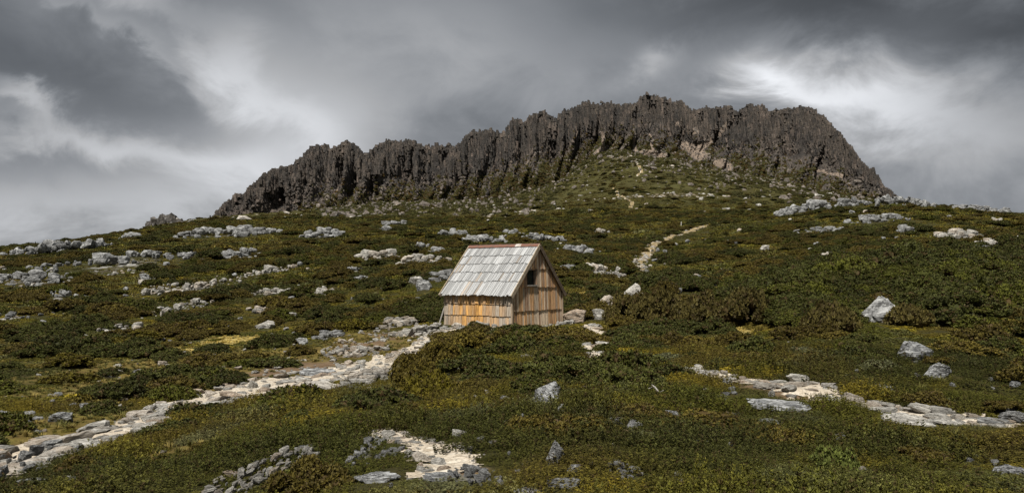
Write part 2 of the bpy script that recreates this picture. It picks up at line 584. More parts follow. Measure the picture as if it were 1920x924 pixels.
# ------------------------------------------------------------------ terrain
# surveyed spots of the hillside: photograph column, row, distance (m)
BASE_LINE = [  # foot of the cliffs
    (395, 412, 690), (540, 402, 720), (677, 383, 760), (763, 370, 790), (833, 368, 820), (919, 368, 850), (954, 356, 865),
    (1036, 336, 900), (1109, 284, 960), (1182, 272, 1000), (1204, 284, 1000), (1255, 291, 1000), (1328, 306, 985),
    (1401, 322, 960), (1474, 333, 930), (1547, 351, 900), (1620, 366, 870), (1690, 374, 850)]
SPOTS = [
    # nearest heath
    (0, 924, 9.8), (0, 870, 12.6), (-150, 924, 10), (200, 924, 9.0), (450, 924, 8.2), (700, 924, 7.2), (960, 924, 6.8), (1250, 924, 6.6), (1600, 924, 6.4), (1900, 924, 6.4), (2060, 924, 6.4),
    (960, 1300, 3.4), (300, 1300, 4.2), (1700, 1300, 3.3), (960, 1900, 1.9), (100, 1900, 2.2), (1900, 1900, 1.9),
    (200, 810, 16), (450, 830, 12.5), (700, 830, 10.5), (960, 820, 10), (1250, 820, 9.6), (1600, 820, 9.4), (1900, 820, 9.6),
    (-100, 780, 19), (100, 770, 20), (300, 768, 20), (450, 745, 22), (620, 760, 16.5), (960, 740, 14.5), (1250, 740, 14), (1560, 735, 14.5), (1900, 740, 14.5),
    # bog, path and knoll
    (0, 700, 31), (200, 703, 31), (350, 705, 28.5), (600, 708, 27.5), (740, 682, 30), (820, 690, 23), (960, 680, 22), (1150, 670, 23), (1350, 670, 22), (1720, 680, 19), (1900, 670, 21),
    (0, 640, 42), (200, 645, 42), (430, 642, 43), (650, 645, 38), (760, 640, 37), (880, 641, 34), (1000, 638, 35), (1150, 630, 36), (1350, 625, 33), (1640, 615, 28), (1900, 600, 31),
    (835, 609, 44.9), (962, 614, 42), (1050, 607, 45.9), (1110, 600, 45),
    # hillside behind the hut
    (0, 580, 60), (200, 590, 58), (400, 590, 58), (600, 600, 53), (740, 590, 52), (1200, 572, 50), (1400, 560, 50), (1600, 520, 48), (1900, 500, 50),
    (0, 530, 84), (200, 540, 80), (400, 540, 80), (600, 545, 72), (800, 545, 62), (960, 540, 62), (1110, 548, 62), (1250, 545, 64), (1400, 520, 72), (1600, 490, 75), (1900, 465, 78),
    (0, 495, 115), (200, 490, 115), (400, 495, 110), (600, 495, 100), (800, 500, 90), (1000, 495, 88), (1200, 500, 92), (1400, 475, 105), (1600, 455, 110), (1900, 440, 115),
    (-100, 478, 150), (0, 471, 160), (100, 463, 172), (200, 449, 195), (270, 434, 215), (350, 421, 250), (410, 415, 285), (500, 412, 300), (600, 410, 310), (700, 410, 320), (800, 410, 320), (900, 410, 320), (1000, 408, 320),
    (400, 450, 165), (600, 445, 165), (800, 448, 150), (1000, 448, 145), (1150, 450, 150), (1310, 425, 170), (1500, 415, 165), (1700, 410, 150), (1850, 420, 145),
    (1200, 400, 290), (1350, 400, 290), (1500, 399, 200), (1540, 394, 195), (1620, 385, 200), (1680, 384, 205), (1760, 390, 208), (1850, 401, 215), (1915, 408, 220), (2050, 416, 225),
    (1200, 375, 430), (1200, 340, 620), (1200, 312, 800), (1050, 385, 480), (1050, 362, 700), (1350, 382, 430), (1350, 352, 650), (1500, 372, 560), (1540, 366, 700),
    # behind the skylines
    (-100, 492, 300), (0, 480, 300), (150, 465, 330), (270, 440, 400), (410, 415, 450), (700, 408, 500), (900, 400, 550),
    (0, 500, 900), (270, 470, 900), (-200, 505, 1000),
    (1760, 395, 420), (1900, 410, 420), (2050, 420, 420), (1760, 420, 800), (1950, 440, 900), (2100, 460, 1000),
]
for (bx, by, bY) in BASE_LINE:
    SPOTS.append((bx, by + (10 if bx > 700 else 4), bY))
    SPOTS.append((bx, by + 14, bY + 160))
    SPOTS.append((bx, by + 60, bY + 900))
C_ = np.array([((p - PX0) / F * 2.6, math.log(d)) for p, _, d in SPOTS])
T_ = np.array([(PY0 - r) / F for _, r, _ in SPOTS])


def _tps(r2):
    return 0.5 * r2 * np.log(np.maximum(r2, 1e-12))


_n = len(C_)
_d2 = ((C_[:, None] - C_[None]) ** 2).sum(-1)
_K = _tps(_d2) + np.eye(_n) * 0.001
_Pm = np.hstack([np.ones((_n, 1)), C_])
_A = np.block([[_K, _Pm], [_Pm.T, np.zeros((3, 3))]])
_sol = np.linalg.solve(_A, np.concatenate([T_, np.zeros(3)]))


def tps_eval(u, w):
    q = np.stack([u, w], -1).reshape(-1, 2)
    res = np.empty(len(q))
    for s in range(0, len(q), 40000):
        b = q[s:s + 40000]
        d2 = ((b[:, None] - C_[None]) ** 2).sum(-1)
        res[s:s + 40000] = _tps(d2) @ _sol[:_n] + _sol[_n] + b @ _sol[_n + 1:]
    return res.reshape(u.shape)


PHI_F = np.radians(np.arange(-36.0, 36.01, 0.125))
PHI = np.concatenate([np.radians(np.arange(-180, -36.5, 4.0)), PHI_F, np.radians(np.arange(40, 180.1, 4.0))])
LR = np.arange(math.log(1.6), math.log(3200), 0.0112)
# coarse thin-plate samples, then a dense grid by interpolation
_pc = np.radians(np.arange(-48, 48.1, 0.75)); _lc = np.arange(LR[0] - 0.1, LR[-1] + 0.1, 0.03)
_PC, _LC = np.meshgrid(_pc, _lc, indexing='ij')
_TC = tps_eval(np.tan(_PC) * 2.6, _LC + np.log(np.cos(_PC)))


def bil(grid, xs, ys, x, y):
    i = np.clip(np.searchsorted(xs, x) - 1, 0, len(xs) - 2)
    j = np.clip(np.searchsorted(ys, y) - 1, 0, len(ys) - 2)
    fx = np.clip((x - xs[i]) / (xs[i + 1] - xs[i]), 0, 1)
    fy = np.clip((y - ys[j]) / (ys[j + 1] - ys[j]), 0, 1)
    return (grid[i, j] * (1 - fx) * (1 - fy) + grid[i + 1, j] * fx * (1 - fy)
            + grid[i, j + 1] * (1 - fx) * fy + grid[i + 1, j + 1] * fx * fy)


HUT_C = np.array([0.0, 42.0]); HUT_TH = math.atan2(.807, .59)
HX = np.array([math.cos(HUT_TH), math.sin(HUT_TH)]); HY = np.array([-HX[1], HX[0]])
HW, HL = 4.75, 4.65
HUT_MID = HUT_C + HX * HW / 2 + HY * HL / 2


def terrain_raw(phi, lr):
    pc = np.clip(phi, _pc[0], _pc[-1])
    t = bil(_TC, _pc, _lc, pc, lr)
    r = np.exp(lr)
    Yd = r * np.cos(pc)
    z = t * Yd + CZ
    x = r * np.sin(phi); y = r * np.cos(phi)
    back = smooth(math.radians(50), math.radians(110), np.abs(phi))
    z = z * (1 - back) + back * (0.4 - 0.03 * np.minimum(r, 600))
    # hummocks
    am = np.clip(r / 40, 0.15, 1.0)
    # the bog along the footpath is flatter than the heath
    q = x / np.maximum(y, 1.0)
    flatb = (1 - smooth(-0.24, -0.13, q)) * (1 - smooth(44, 58, y)) * (y > 0)
    keepb = 1 - 0.75 * flatb
    am = am * keepb
    z = z + am * 0.38 * fbm(x / 6.0, y / 6.0, 3, 3) + np.clip(r / 25, 0.35, 1.0) * keepb * 0.24 * np.abs(fbm(x / 2.6, y / 2.6, 13, 2)) + 0.09 * fbm(x / 1.3, y / 1.3, 9, 3) * np.clip(r / 8, 0.3, 1.4)
    farw = smooth(60, 250, r)
    z = z + farw * (0.8 * fbm(x / 26.0, y / 26.0, 21, 4) + 0.35 * fbm(x / 5.0, y / 5.0, 25, 3)) * np.clip(r / 300, 0.3, 2.2)
    upl = smooth(280, 480, r) * (1 - smooth(1000, 1300, r))
    terr = fbm(x / 75.0, y / 34.0, 33, 4)
    z = z + upl * (5.5 * terr + 2.2 * np.abs(fbm(x / 22.0, y / 12.0, 35, 3))) * smooth(280, 700, r)
    # level bench cut for the hut
    d = np.hypot(x - HUT_MID[0], y - HUT_MID[1])
    w = 1 - smooth(3.0, 5.6, d)
    z = z * (1 - w) + w * (0.0)
    return x, y, z


GP, GL = np.meshgrid(PHI, LR, indexing='ij')
GX, GY, GZ = terrain_raw(GP, GL)


def ground_z(x, y):
    x = np.asarray(x, float); y = np.asarray(y, float)
    return bil(GZ, PHI, LR, np.arctan2(x, y), np.log(np.maximum(np.hypot(x, y), 1.7)))


_YS = np.exp(np.arange(math.log(2.5), math.log(1400), 0.006))


def hit(px, py):
    """ground points where the photograph's pixels (px, py) land: arrays of xyz"""
    px = np.atleast_1d(np.asarray(px, float)); py = np.atleast_1d(np.asarray(py, float))
    out = np.empty((len(px), 3))
    for s in range(0, len(px), 2000):
        a = (px[s:s + 2000, None] - PX0) / F; t = (PY0 - py[s:s + 2000, None]) / F
        x = a * _YS; y = np.broadcast_to(_YS, x.shape); zr = t * _YS + CZ
        zg = ground_z(x, y)
        below = zr < zg
        k = np.where(below.any(1), below.argmax(1), len(_YS) - 1)
        k = np.maximum(k, 1)
        r_ = np.arange(len(k))
        d0 = (zr - zg)[r_, k - 1]; d1 = (zr - zg)[r_, k]
        f = np.where(below.any(1), np.clip(d0 / np.maximum(d0 - d1, 1e-9), 0, 1), 1.0)
        Y = _YS[k - 1] + (_YS[k] - _YS[k - 1]) * f
        X = a[:, 0] * Y
        out[s:s + 2000] = np.stack([X, Y, ground_z(X, Y)], -1)
    return out


# ---- world-space ellipses and polylines surveyed from the photograph
def ellipse(cx, cy, rx, ry, ang=0.0, maxd=None):
    """centre and 2x2 world axes of a patch of ground seen as this ellipse (ang: degrees, down to the right)"""
    th = math.radians(ang)
    ux, uy = math.cos(th), math.sin(th)
    while maxd and hit([cx], [cy])[0][1] > maxd and cy < 520:
        cy += 2.0             # just under the skyline
    pts = hit([cx, cx + rx * ux, cx - rx * ux, cx - ry * uy, cx + ry * uy],
              [cy, cy + rx * uy, cy - rx * uy, cy + ry * ux, cy - ry * ux])
    Y = pts[0][1]
    lat = rx / F * Y
    arms = []
    for k in (1, 2):
        q = (pts[k] - pts[0])[:2] * (1 if k == 1 else -1)
        if np.linalg.norm(q) < 2.5 * lat:
            arms.append(q)
    e1 = np.mean(arms, axis=0) if arms else np.array([lat, 0.0])
    if abs(e1[0]) < 0.3 * lat: e1 = np.array([lat, e1[1]])
    arms = []
    for k in (3, 4):
        q = (pts[k] - pts[0])[:2] * (1 if k == 3 else -1)
        if np.linalg.norm(q) < 14 * ry / F * Y:
            arms.append(q)
    e2 = np.mean(arms, axis=0) if arms else np.array([0.0, 4 * ry / F * Y])
    l1 = np.linalg.norm(e1); l2 = np.linalg.norm(e2)
    if l2 > 1.3 * l1: e2 = e2 * 1.3 * l1 / l2
    A = np.stack([e1, e2], 1)
    if abs(np.linalg.det(A)) < 0.02 * l1 * l1:
        A = np.array([[l1, 0.0], [0.0, 0.4 * l1]])
    return pts[0], A


def ell_mask(E, x, y, jag=0.35, seed=5, fr=1.0):
    c, A = E
    q = np.linalg.inv(A) @ np.stack([x - c[0], y - c[1]]).reshape(2, -1)
    d = np.hypot(q[0], q[1]).reshape(x.shape)
    sc = 1.0 / max(0.3, fr * np.sqrt(abs(np.linalg.det(A))) * 0.5)
    out = np.zeros(x.shape)
    m_ = d < 1.9
    if m_.any():
        out[m_] = np.clip(1.25 - d[m_] + jag * fbm(x[m_] * sc, y[m_] * sc, seed, 3), 0, 1)
    return out


def poly_dist(pts, x, y):
    """distance to a polyline and interpolated half width"""
    best = np.full(x.shape, 1e9); wid = np.zeros(x.shape)
    for (p, q) in zip(pts[:-1], pts[1:]):
        dx, dy = q[0] - p[0], q[1] - p[1]
        L2 = dx * dx + dy * dy + 1e-9
        t = np.clip(((x - p[0]) * dx + (y - p[1]) * dy) / L2, 0, 1)
        d = np.hypot(x - p[0] - t * dx, y - p[1] - t * dy)
        m_ = d < best
        best = np.where(m_, d, best)
        wid = np.where(m_, p[2] + (q[2] - p[2]) * t, wid)
    return best, wid


# name, [(px, py, half width m)], label
PATHS = [
    ("gravel_path", [(-60, 893, .7), (60, 857, .65), (150, 828, .65), (230, 806, .6), (290, 785, .55), (345, 768, .8), (400, 752, 1.15), (470, 735, 1.4), (540, 719, 1.6), (620, 707, 1.9), (690, 693, 2.0), (738, 677, 1.5)],
     "pale quartzite footpath edged with slabs climbing towards the hut"),
    ("gravel_path", [(738, 672, .55), (790, 644, .30), (830, 624, .32), (870, 613, .2)], "strip of white rubble leading up to the corner of the hut"),
    ("gravel_path", [(705, 808, .12), (745, 818, .18), (780, 832, .22), (825, 850, .28), (848, 862, .30), (842, 882, .26), (810, 892, .16)], "short patch of white gravel in the heath below the knoll"),
    ("gravel_path", [(1290, 693, .22), (1330, 704, .32), (1380, 715, .38), (1440, 722, .4), (1500, 722, .42), (1530, 738, .5), (1570, 750, .5), (1610, 757, .42), (1660, 772, .42), (1720, 782, .42), (1800, 795, .35), (1890, 800, .25)],
     "stony track with rust coloured soil crossing the heath beside the dark flat rock"),
    ("gravel_path", [(1245, 524, .25), (1205, 512, .4), (1190, 498, .75), (1212, 480, .6), (1218, 462, .7), (1245, 450, .6), (1285, 436, 1.1), (1318, 424, .9)], "yellow walking track zigzagging up the slope behind the hut"),
    ("gravel_path", [(1100, 612, .35), (1118, 622, .45), (1112, 635, .45), (1118, 648, .4), (1100, 658, .3), (1112, 668, .25)], "stepping stones coming down from the hut's right corner"),
    ("gravel_path", [(1182, 390, .7), (1186, 380, .8), (1172, 372, .45), (1158, 366, .7), (1150, 352, .5)], "thin bare track on the grassy slope under the cliffs"),
    ("gravel_path", [(1196, 330, .9), (1203, 322, 1.0), (1199, 314, .9), (1192, 305, .6)], "bare bend of the track high on the slope near the scree"),
]
PW = []
for nm, pl, lb in PATHS:
    h = hit([p[0] for p in pl], [p[1] for p in pl])
    PW.append(np.column_stack([h[:, :2], [p[2] for p in pl]]))


def path_mask(k, x, y):
    d, w = poly_dist(PW[k], x, y)
    s = np.maximum(w, 0.1)
    out = np.zeros(x.shape)
    m_ = d < 3.2 * s
    if m_.any():
        fq = 1.3 if k not in (2, 3) else 3.0
        out[m_] = np.clip(1.0 - (d[m_] / s[m_] - 1.0) * 0.9 + {2: 1.4, 3: 1.6, 4: 1.7, 0: 1.05}.get(k, 0.85) * fbm(x[m_] * fq, y[m_] * fq, 40 + k, 4) - 0.5, 0, 1.0)
    return out


MOSS = [ellipse(*e) for e in [(330, 690, 270, 38, -6), (120, 800, 190, 55, -10), (560, 665, 170, 25, -5), (330, 850, 110, 22, -15), (700, 640, 110, 28, 0), (420, 730, 60, 12, -10)]]
STRAW = [ellipse(*e) for e in [(435, 640, 90, 15, -4), (1105, 548, 50, 4.5, 0), (350, 655, 60, 6, 0), (745, 668, 40, 7, -10), (300, 700, 70, 7, -5), (1170, 668, 40, 7, 0), (560, 660, 50, 6, 0), (1390, 620, 60, 6, 0)]]
SOIL = [ellipse(*e) for e in [(680, 645, 90, 18, -8), (560, 690, 130, 16, -8), (480, 720, 60, 12, -15), (740, 625, 60, 20, 0), (1030, 788, 90, 10, 0), (1150, 805, 50, 9, 0), (1480, 735, 130, 9, 12), (880, 880, 50, 14, 0), (60, 840, 90, 18, -18)]]
PINK = [ellipse(*e) for e in [(1010, 395, 60, 12, -20), (1340, 320, 70, 14, 10), (1250, 365, 120, 12, 0), (1180, 300, 50, 12, 0), (1460, 345, 60, 8, 10)]]

# outcrops: px, py, rx, ry, tilt, blocks, stone kind, label
OUTCROPS = [
    (115, 472, 92, 15, -6, 46, 'rock', "long grey blocky outcrop just under the skyline at the far end of the ridge"),
    (239, 447, 13, 5, 0, 6, 'rock', "small grey outcrop on the skyline slope below the lone tor"),
    (430, 441, 92, 12, -2, 46, 'rock', "broad grey outcrop below the foot of the mountain's lowest cliffs"),
    (243, 496, 74, 14, -12, 36, 'rock', "slanting grey outcrop rising towards the tor, second band down the slope"),
    (62, 526, 64, 12, 14, 34, 'rock', "grey scree-like outcrop tilting down to the right at the picture's edge"),
    (125, 561, 38, 8, 8, 18, 'rock', "pale low outcrop below the tilted scree band"),
    (450, 481, 38, 15, 35, 20, 'rock', "grey crumbling outcrop running down the hollow between dark bushes"),
    (605, 444, 36, 12, 0, 20, 'rock', "rounded grey crag under the cliff with upright cracks"),
    (274, 522, 12, 7, 10, 6, 'rock', "little grey outcrop by itself under the slanting band"),
    (345, 543, 52, 7, -12, 24, 'pale', "pale rib of rock pointing up to the right in mid slope"),
    (229, 577, 32, 4, -2, 12, 'pale', "thin white line of stones in the green heath"),
    (340, 578, 60, 7, -12, 26, 'pale', "low pale rib of rock below the first one in mid slope"),
    (227, 622, 27, 6, -10, 12, 'pale', "short white rib of rock above the boggy flat"),
    (505, 551, 48, 4, -2, 18, 'pale', "thin level band of white stones above the straw coloured grass"),
    (604, 549, 21, 4, 0, 9, 'pale', "small white stones level with the hut's eaves"),
    (505, 511, 33, 5, -20, 14, 'pale', "small pale rib climbing to the right above the level band"),
    (493, 586, 23, 6, -5, 9, 'pale', "small cluster of pale rocks above the straw coloured grass"),
    (615, 633, 26, 9, -8, 12, 'rock', "grey mound of rock beside the rubble at the end of the path"),
    (18, 598, 20, 6, -12, 8, 'rock', "grey rocks at the picture's edge halfway down the slope"),
    (848, 441, 25, 5, 0, 10, 'rock', "low grey outcrop on the slope just above the hut's roof ridge"),
    (900, 453, 46, 7, 3, 24, 'rock', "grey rubble band just above the rusty ridge of the hut"),
    (962, 438, 17, 3, 8, 7, 'rock', "small grey ledge above the hut's gable peak"),
    (1020, 451, 42, 6, 5, 20, 'rock', "grey rocky rib starting behind the hut's gable peak"),
    (1085, 472, 40, 6, 32, 22, 'rock', "steep falling rib of grey rock right behind the gable"),
    (1128, 509, 40, 6, 12, 24, 'pale', "pale rubble at the lower end of the rib behind the gable"),
    (1060, 507, 20, 6, 20, 12, 'rock', "scattered grey rocks right of the gable's roof edge"),
    (1131, 437, 15, 4, 0, 6, 'pale', "lone pale outcrop on the brown slope near the yellow track"),
    (788, 463, 20, 5, -8, 8, 'rock', "small pale outcrop above and left of the roof"),
    (817, 473, 15, 5, -8, 7, 'rock', "grey rocks close above the left roof edge"),
    (795, 492, 46, 13, 18, 44, 'pale', "slope of pale rubble spilling down beside the hut roof"),
    (835, 522, 34, 13, 10, 30, 'rock', "grey rubble just left of the lower roof edge"),
    (708, 484, 37, 10, -14, 18, 'pale', "bright white crag on the slope left of the roof"),
    (665, 509, 19, 5, -5, 8, 'rock', "grey flat rocks under the bright white crag"),
    (682, 526, 17, 5, -5, 8, 'rock', "cluster of grey stones below the flat rocks left of the hut"),
    (741, 421, 19, 3, 0, 8, 'rock', "thin grey ledge high on the brown slope under the cliffs"),
    (726, 433, 17, 4, 5, 7, 'rock', "small grey outcrop just below the thin high ledge"),
    (1540, 392, 88, 11, -8, 50, 'rock', "long grey outcrop sloping up to the rocky skyline right of the mountain"),
    (1690, 385, 62, 14, -2, 42, 'rock', "big rounded grey crag on the skyline at the mountain's right foot"),
    (1845, 395, 52, 9, 12, 28, 'rock', "dark grey rocks along the skyline falling to the picture's edge"),
    (1650, 412, 56, 6, 12, 26, 'rock', "lower shelf of grey rock under the rounded skyline crag"),
    (1545, 432, 34, 5, -3, 14, 'rock', "flat brownish grey outcrop below the long sloping one"),
    (1695, 437, 14, 7, 20, 8, 'rock', "small grey rocks at the end of the lower shelf"),
    (1790, 446, 40, 10, 28, 26, 'pale', "pale tumbled blocks running down to the dark conifer scrub"),
    (1853, 457, 22, 7, -5, 9, 'pale', "pale rocks beside a marker post at the picture's edge"),
    (1562, 483, 38, 4, -4, 14, 'pale', "white rocks along the top of the dark conifer scrub"),
    (515, 880, 125, 22, -21, 95, 'pale', "bank of heaped pale rubble in the heath at the bottom of the picture"),
    (660, 662, 62, 8, -4, 42, 'pale', "heap of jumbled white stones above the gravel path"),
    (690, 720, 60, 22, -18, 44, 'pale', "pitched pale stones holding the lower side of the gravel path"),
    (745, 612, 36, 16, 25, 44, 'pale', "white rubble strewn left of the hut beside dark shrubs"),
    (790, 624, 46, 9, -10, 42, 'pale', "rubble of white stones at the foot of the hut's left corner"),
    (905, 614, 62, 4, 2, 30, 'pale', "white foundation stones along the foot of the orange wall"),
    (1050, 611, 34, 3.5, -6, 16, 'pale', "white foundation stones along the foot of the gable wall"),
    (40, 875, 60, 24, -20, 26, 'rock', "dark grey stones lying in the bog below the footpath"),
    (690, 843, 45, 9, -30, 16, 'rock', "grey ribbed stones left of the white gravel patch"),
    (730, 853, 24, 6, -15, 9, 'rock', "layered grey stones just below the white gravel patch's upper end"),
    (880, 898, 40, 16, 10, 22, 'rock', "grey stones under the round boulder at the bottom of the picture"),
    (1163, 882, 30, 11, 32, 12, 'rock', "grey stones slanting through the heath near the bottom edge"),
]
OW = [ellipse(*o[:5], 330) for o in OUTCROPS]

PUDDLES = [  # px, py, rx, ry, tilt, label
    (205, 703, 20, 3.6, -3, "small pool of water reflecting the sky in the bog"),
    (275, 709, 16, 2.6, -8, "narrow bright pool where the rivulet widens"),
    (372, 690, 24, 2.2, -2, "shallow bright pool above the spreading green shrub"),
    (240, 722, 16, 1.8, -28, "thin bright rivulet below the narrow pool"),
    (170, 765, 4, 6, 30, "tiny dark pool between bog stones"),
    (138, 789, 8, 3.4, -20, "small dark puddle beside the lichened bog boulder"),
]
PUW = [ellipse(*p[:5]) for p in PUDDLES]

# sink the pools a little into the ground
for (c, A) in PUW:
    q = np.linalg.inv(A) @ np.stack([GX - c[0], GY - c[1]]).reshape(2, -1)
    d = np.hypot(q[0], q[1]).reshape(GX.shape)
    near = d < 2.2
    w = np.where(near, 1 - smooth(1.0, 2.2, d), 0)
    GZ = GZ * (1 - w) + w * (c[2] - 0.10)
    w2 = np.where(near, 1 - smooth(0.8, 1.25, d), 0)
    GZ = GZ - w2 * 0.10


def masks(x, y):
    r = np.hypot(x, y)
    M = {}
    gv = np.zeros(x.shape)
    for k in range(len(PW)):
        gv = np.maximum(gv, path_mask(k, x, y))
    M['gravel'] = gv

    def mx(es, jag, fr=1.0):
        v = np.zeros(x.shape)
        for i, e in enumerate(es):
            v = np.maximum(v, ell_mask(e, x, y, jag, 60 + i, fr))
        return v
    M['moss'] = smooth(0.15, 0.6, mx(MOSS, 0.6))
    M['straw'] = smooth(0.2, 0.8, mx(STRAW, 0.5))
    M['soil'] = smooth(0.2, 0.8, mx(SOIL, 0.8))
    sc = mx(OW, 0.5)
    M['scree'] = sc * 0.62
    M['pinkscree'] = mx(PINK, 0.5) * 0.75
    M['upland'] = smooth(260, 520, r)
    return M


MG = masks(GX, GY)


def build_ground():
    nP, nR = GX.shape
    V = np.stack([GX, GY, GZ], -1).reshape(-1, 3)
    i, j = np.meshgrid(np.arange(nP - 1), np.arange(nR - 1), indexing='ij')
    a = (i * nR + j).ravel(); b = ((i + 1) * nR + j).ravel()
    quads = np.stack([a, a + 1, b + 1, b], -1)
    # close the ring under the viewer
    c = len(V)
    V = np.vstack([V, [[0, 0, float(GZ[:, 0].mean())]]])
    ii = np.arange(nP - 1)
    tris = np.stack([np.full(nP - 1, c), ii * nR, (ii + 1) * nR], -1)
    at = {k: np.append(v.ravel(), 0.0) for k, v in MG.items()}
    me = mesh_np("ground", V, tris, quads, at, [M_GROUND], True)
    obj("ground", me, kind='structure', label="hillside of olive and brown alpine heath")
    # path surfaces: their own sheets lying just above the soil
    res = []
    q4 = quads
    cx = V[q4].mean(1)
    for k, (nm, pl, lb) in enumerate(PATHS):
        p = PW[k]
        box = (cx[:, 0] > p[:, 0].min() - 4) & (cx[:, 0] < p[:, 0].max() + 4) & (cx[:, 1] > p[:, 1].min() - 6) & (cx[:, 1] < p[:, 1].max() + 6)
        idx = np.where(box)[0]
        mk = path_mask(k, cx[idx, 0], cx[idx, 1])
        f = q4[idx[mk > 0.5]]
        if len(f) < 4:
            res.append(None); continue
        u, inv = np.unique(f, return_inverse=True)
        vv = V[u].copy()
        vv[:, 2] += 0.012 + 0.0004 * np.hypot(vv[:, 0], vv[:, 1])
        me = mesh_np("gravel_path", vv, None, inv.reshape(-1, 4), None, [M_TRACK if k in (4, 6, 7) else M_GRAVEL], True)
        res.append(obj(nm, me, kind='structure', label=lb))
    return res


PATH_OBJS = build_ground()

for (c, A), p in zip(PUW, PUDDLES):
    n = 28
    th = np.linspace(0, 2 * np.pi, n, endpoint=False)
    rad = 1.0 + 0.22 * np.sin(th * 3 + c[0]) + 0.12 * np.sin(th * 7 + c[1])
    ring = (A @ np.stack([np.cos(th) * rad, np.sin(th) * rad]) * 1.1).T
    V = np.column_stack([ring, np.zeros(n)])
    V = np.vstack([V, [[0, 0, 0]]])
    tri = np.stack([np.arange(n), (np.arange(n) + 1) % n, np.full(n, n)], -1)
    obj("puddle", mesh_np("puddle", V, tri, None, None, [M_WATER], True), kind='structure', label=p[5],
        loc=(c[0], c[1], c[2] - 0.085))

# ------------------------------------------------------------------ mountain
SKY_LINE = np.array([
    (392, 416), (407, 406.5), (414, 396), (420.8, 385), (432, 374), (445, 365), (455, 364), (464, 362), (474, 350), (483, 340), (497, 330), (511, 319), (526, 315), (542, 312), (556, 302), (570, 293),
    (577, 284), (583.5, 276), (592, 273), (607.8, 270), (613, 270), (616, 274), (620, 283), (628, 276), (639, 270), (648, 266), (654.5, 264.5), (664, 271), (672, 276), (680, 284), (689, 291.6), (692, 291), (699, 277), (706, 270), (716, 268),
    (732, 262), (746, 265.6), (755, 265), (763.6, 261.5), (772, 263), (781, 267), (790, 271), (798, 274), (808, 275), (819, 271), (826, 274), (833, 274), (841.5, 270), (848, 274), (853, 281), (860.5, 271), (870, 258), (881, 248), (891.7, 245),
    (902, 248), (912.5, 243), (922, 245), (933, 248), (947, 248), (952, 240), (957.5, 227.5), (968, 222), (976, 225), (985, 231), (990, 222), (995.6, 215), (1009.4, 211), (1020, 212), (1030, 213.7), (1040.6, 225.8), (1047.5, 217),
    (1054.7, 209), (1065, 208), (1076.6, 203.7), (1088, 196), (1098, 192), (1113, 196.5), (1128, 196), (1142, 193.5), (1152, 196), (1160, 198), (1175, 197), (1189.6, 198), (1196, 190), (1202, 183.7), (1210, 178.5), (1218.7, 177.5), (1230, 179), (1240.6, 182.6),
    (1252, 187), (1262.5, 192.8), (1271, 190), (1279, 189), (1286, 197), (1291.6, 205.6), (1306, 207), (1315, 202), (1324.5, 200), (1339, 204.5), (1350, 201), (1361, 202), (1375.5, 203.7), (1382.8, 210), (1392, 202), (1401, 196.5), (1415, 199), (1430, 199), (1441, 207),
    (1460, 206), (1488.5, 202), (1505, 200), (1517.7, 199), (1523, 205), (1528.6, 213), (1539.6, 216.5), (1550, 227), (1561, 238), (1570, 246), (1579.7, 254.8), (1590.6, 276.7), (1605, 293), (1619.8, 309.5), (1632, 320), (1645, 331), (1656, 349.6), (1668, 361), (1676, 368), (1696, 378)])
BL = np.array(BASE_LINE, float)


def cliff_params(u):
    ys = np.interp(u, SKY_LINE[:, 0], SKY_LINE[:, 1])
    yb = np.interp(u, BL[:, 0], BL[:, 1]) + np.interp(u, [600, 800, 1500, 1680], [8, 24, 24, 6])
    Yb = np.interp(u, BL[:, 0], BL[:, 2])
    yb = np.maximum(yb, ys + 3)
    return ys, yb, Yb


def cliff_point(u, v):
    """world point of the cliff at photograph column u and height fraction v (1 = skyline; above 1 = over the back)"""
    ys, yb, Yb = cliff_params(u)
    hgt = (yb - ys)
    depth = 0.95 * hgt / F * Yb
    vv = np.clip(v, 0, 1)
    # talus apron at the bottom, steep columns above
    prof = np.where(vv < 0.45, vv * 1.45, 0.6525 + (vv - 0.45) * 0.632)
    w = np.sin(np.pi * np.clip(vv, 0, 1)) ** 0.6 * np.clip(hgt / 60, 0.1, 1)
    us = u - 38 * np.minimum(vv, 0.42) + 8 * fbm(u / 40.0, np.minimum(vv, 0.5) * 2.0, 69, 2)
    up_ = smooth(0.3, 0.55, vv)
    # buttresses and gullies
    but = (1 - np.abs(fbm(us / 44.0, vv * 0.8 + 3, 71, 2)) * 3.4) * 19 + fbm(us / 15.0, vv * 1.6, 75, 2) * 16 + fbm(us / 5.0, vv * 1.5, 77, 2) * 7 * up_ + fbm(us / 5.0, vv * 14.0, 79, 3) * (6 - 4.5 * up_)
    Y = Yb + depth * prof - but * w
    ysm = ys + 1.6
    t = (PY0 - (yb + (ysm - yb) * vv)) / F
    # height is set on the unbroken face, so gullies do not change the skyline
    Yn = Yb + depth * prof
    z = t * Yn + CZ
    over = np.maximum(v - 1, 0)
    Y = Y + over * 160
    z = z - over * 90 * (0.4 + over)
    x = (u - PX0) / F * Yn
    z = z + fbm(u / 3.0, vv * 14, 91, 2) * 1.5 * w
    return x, Y, z


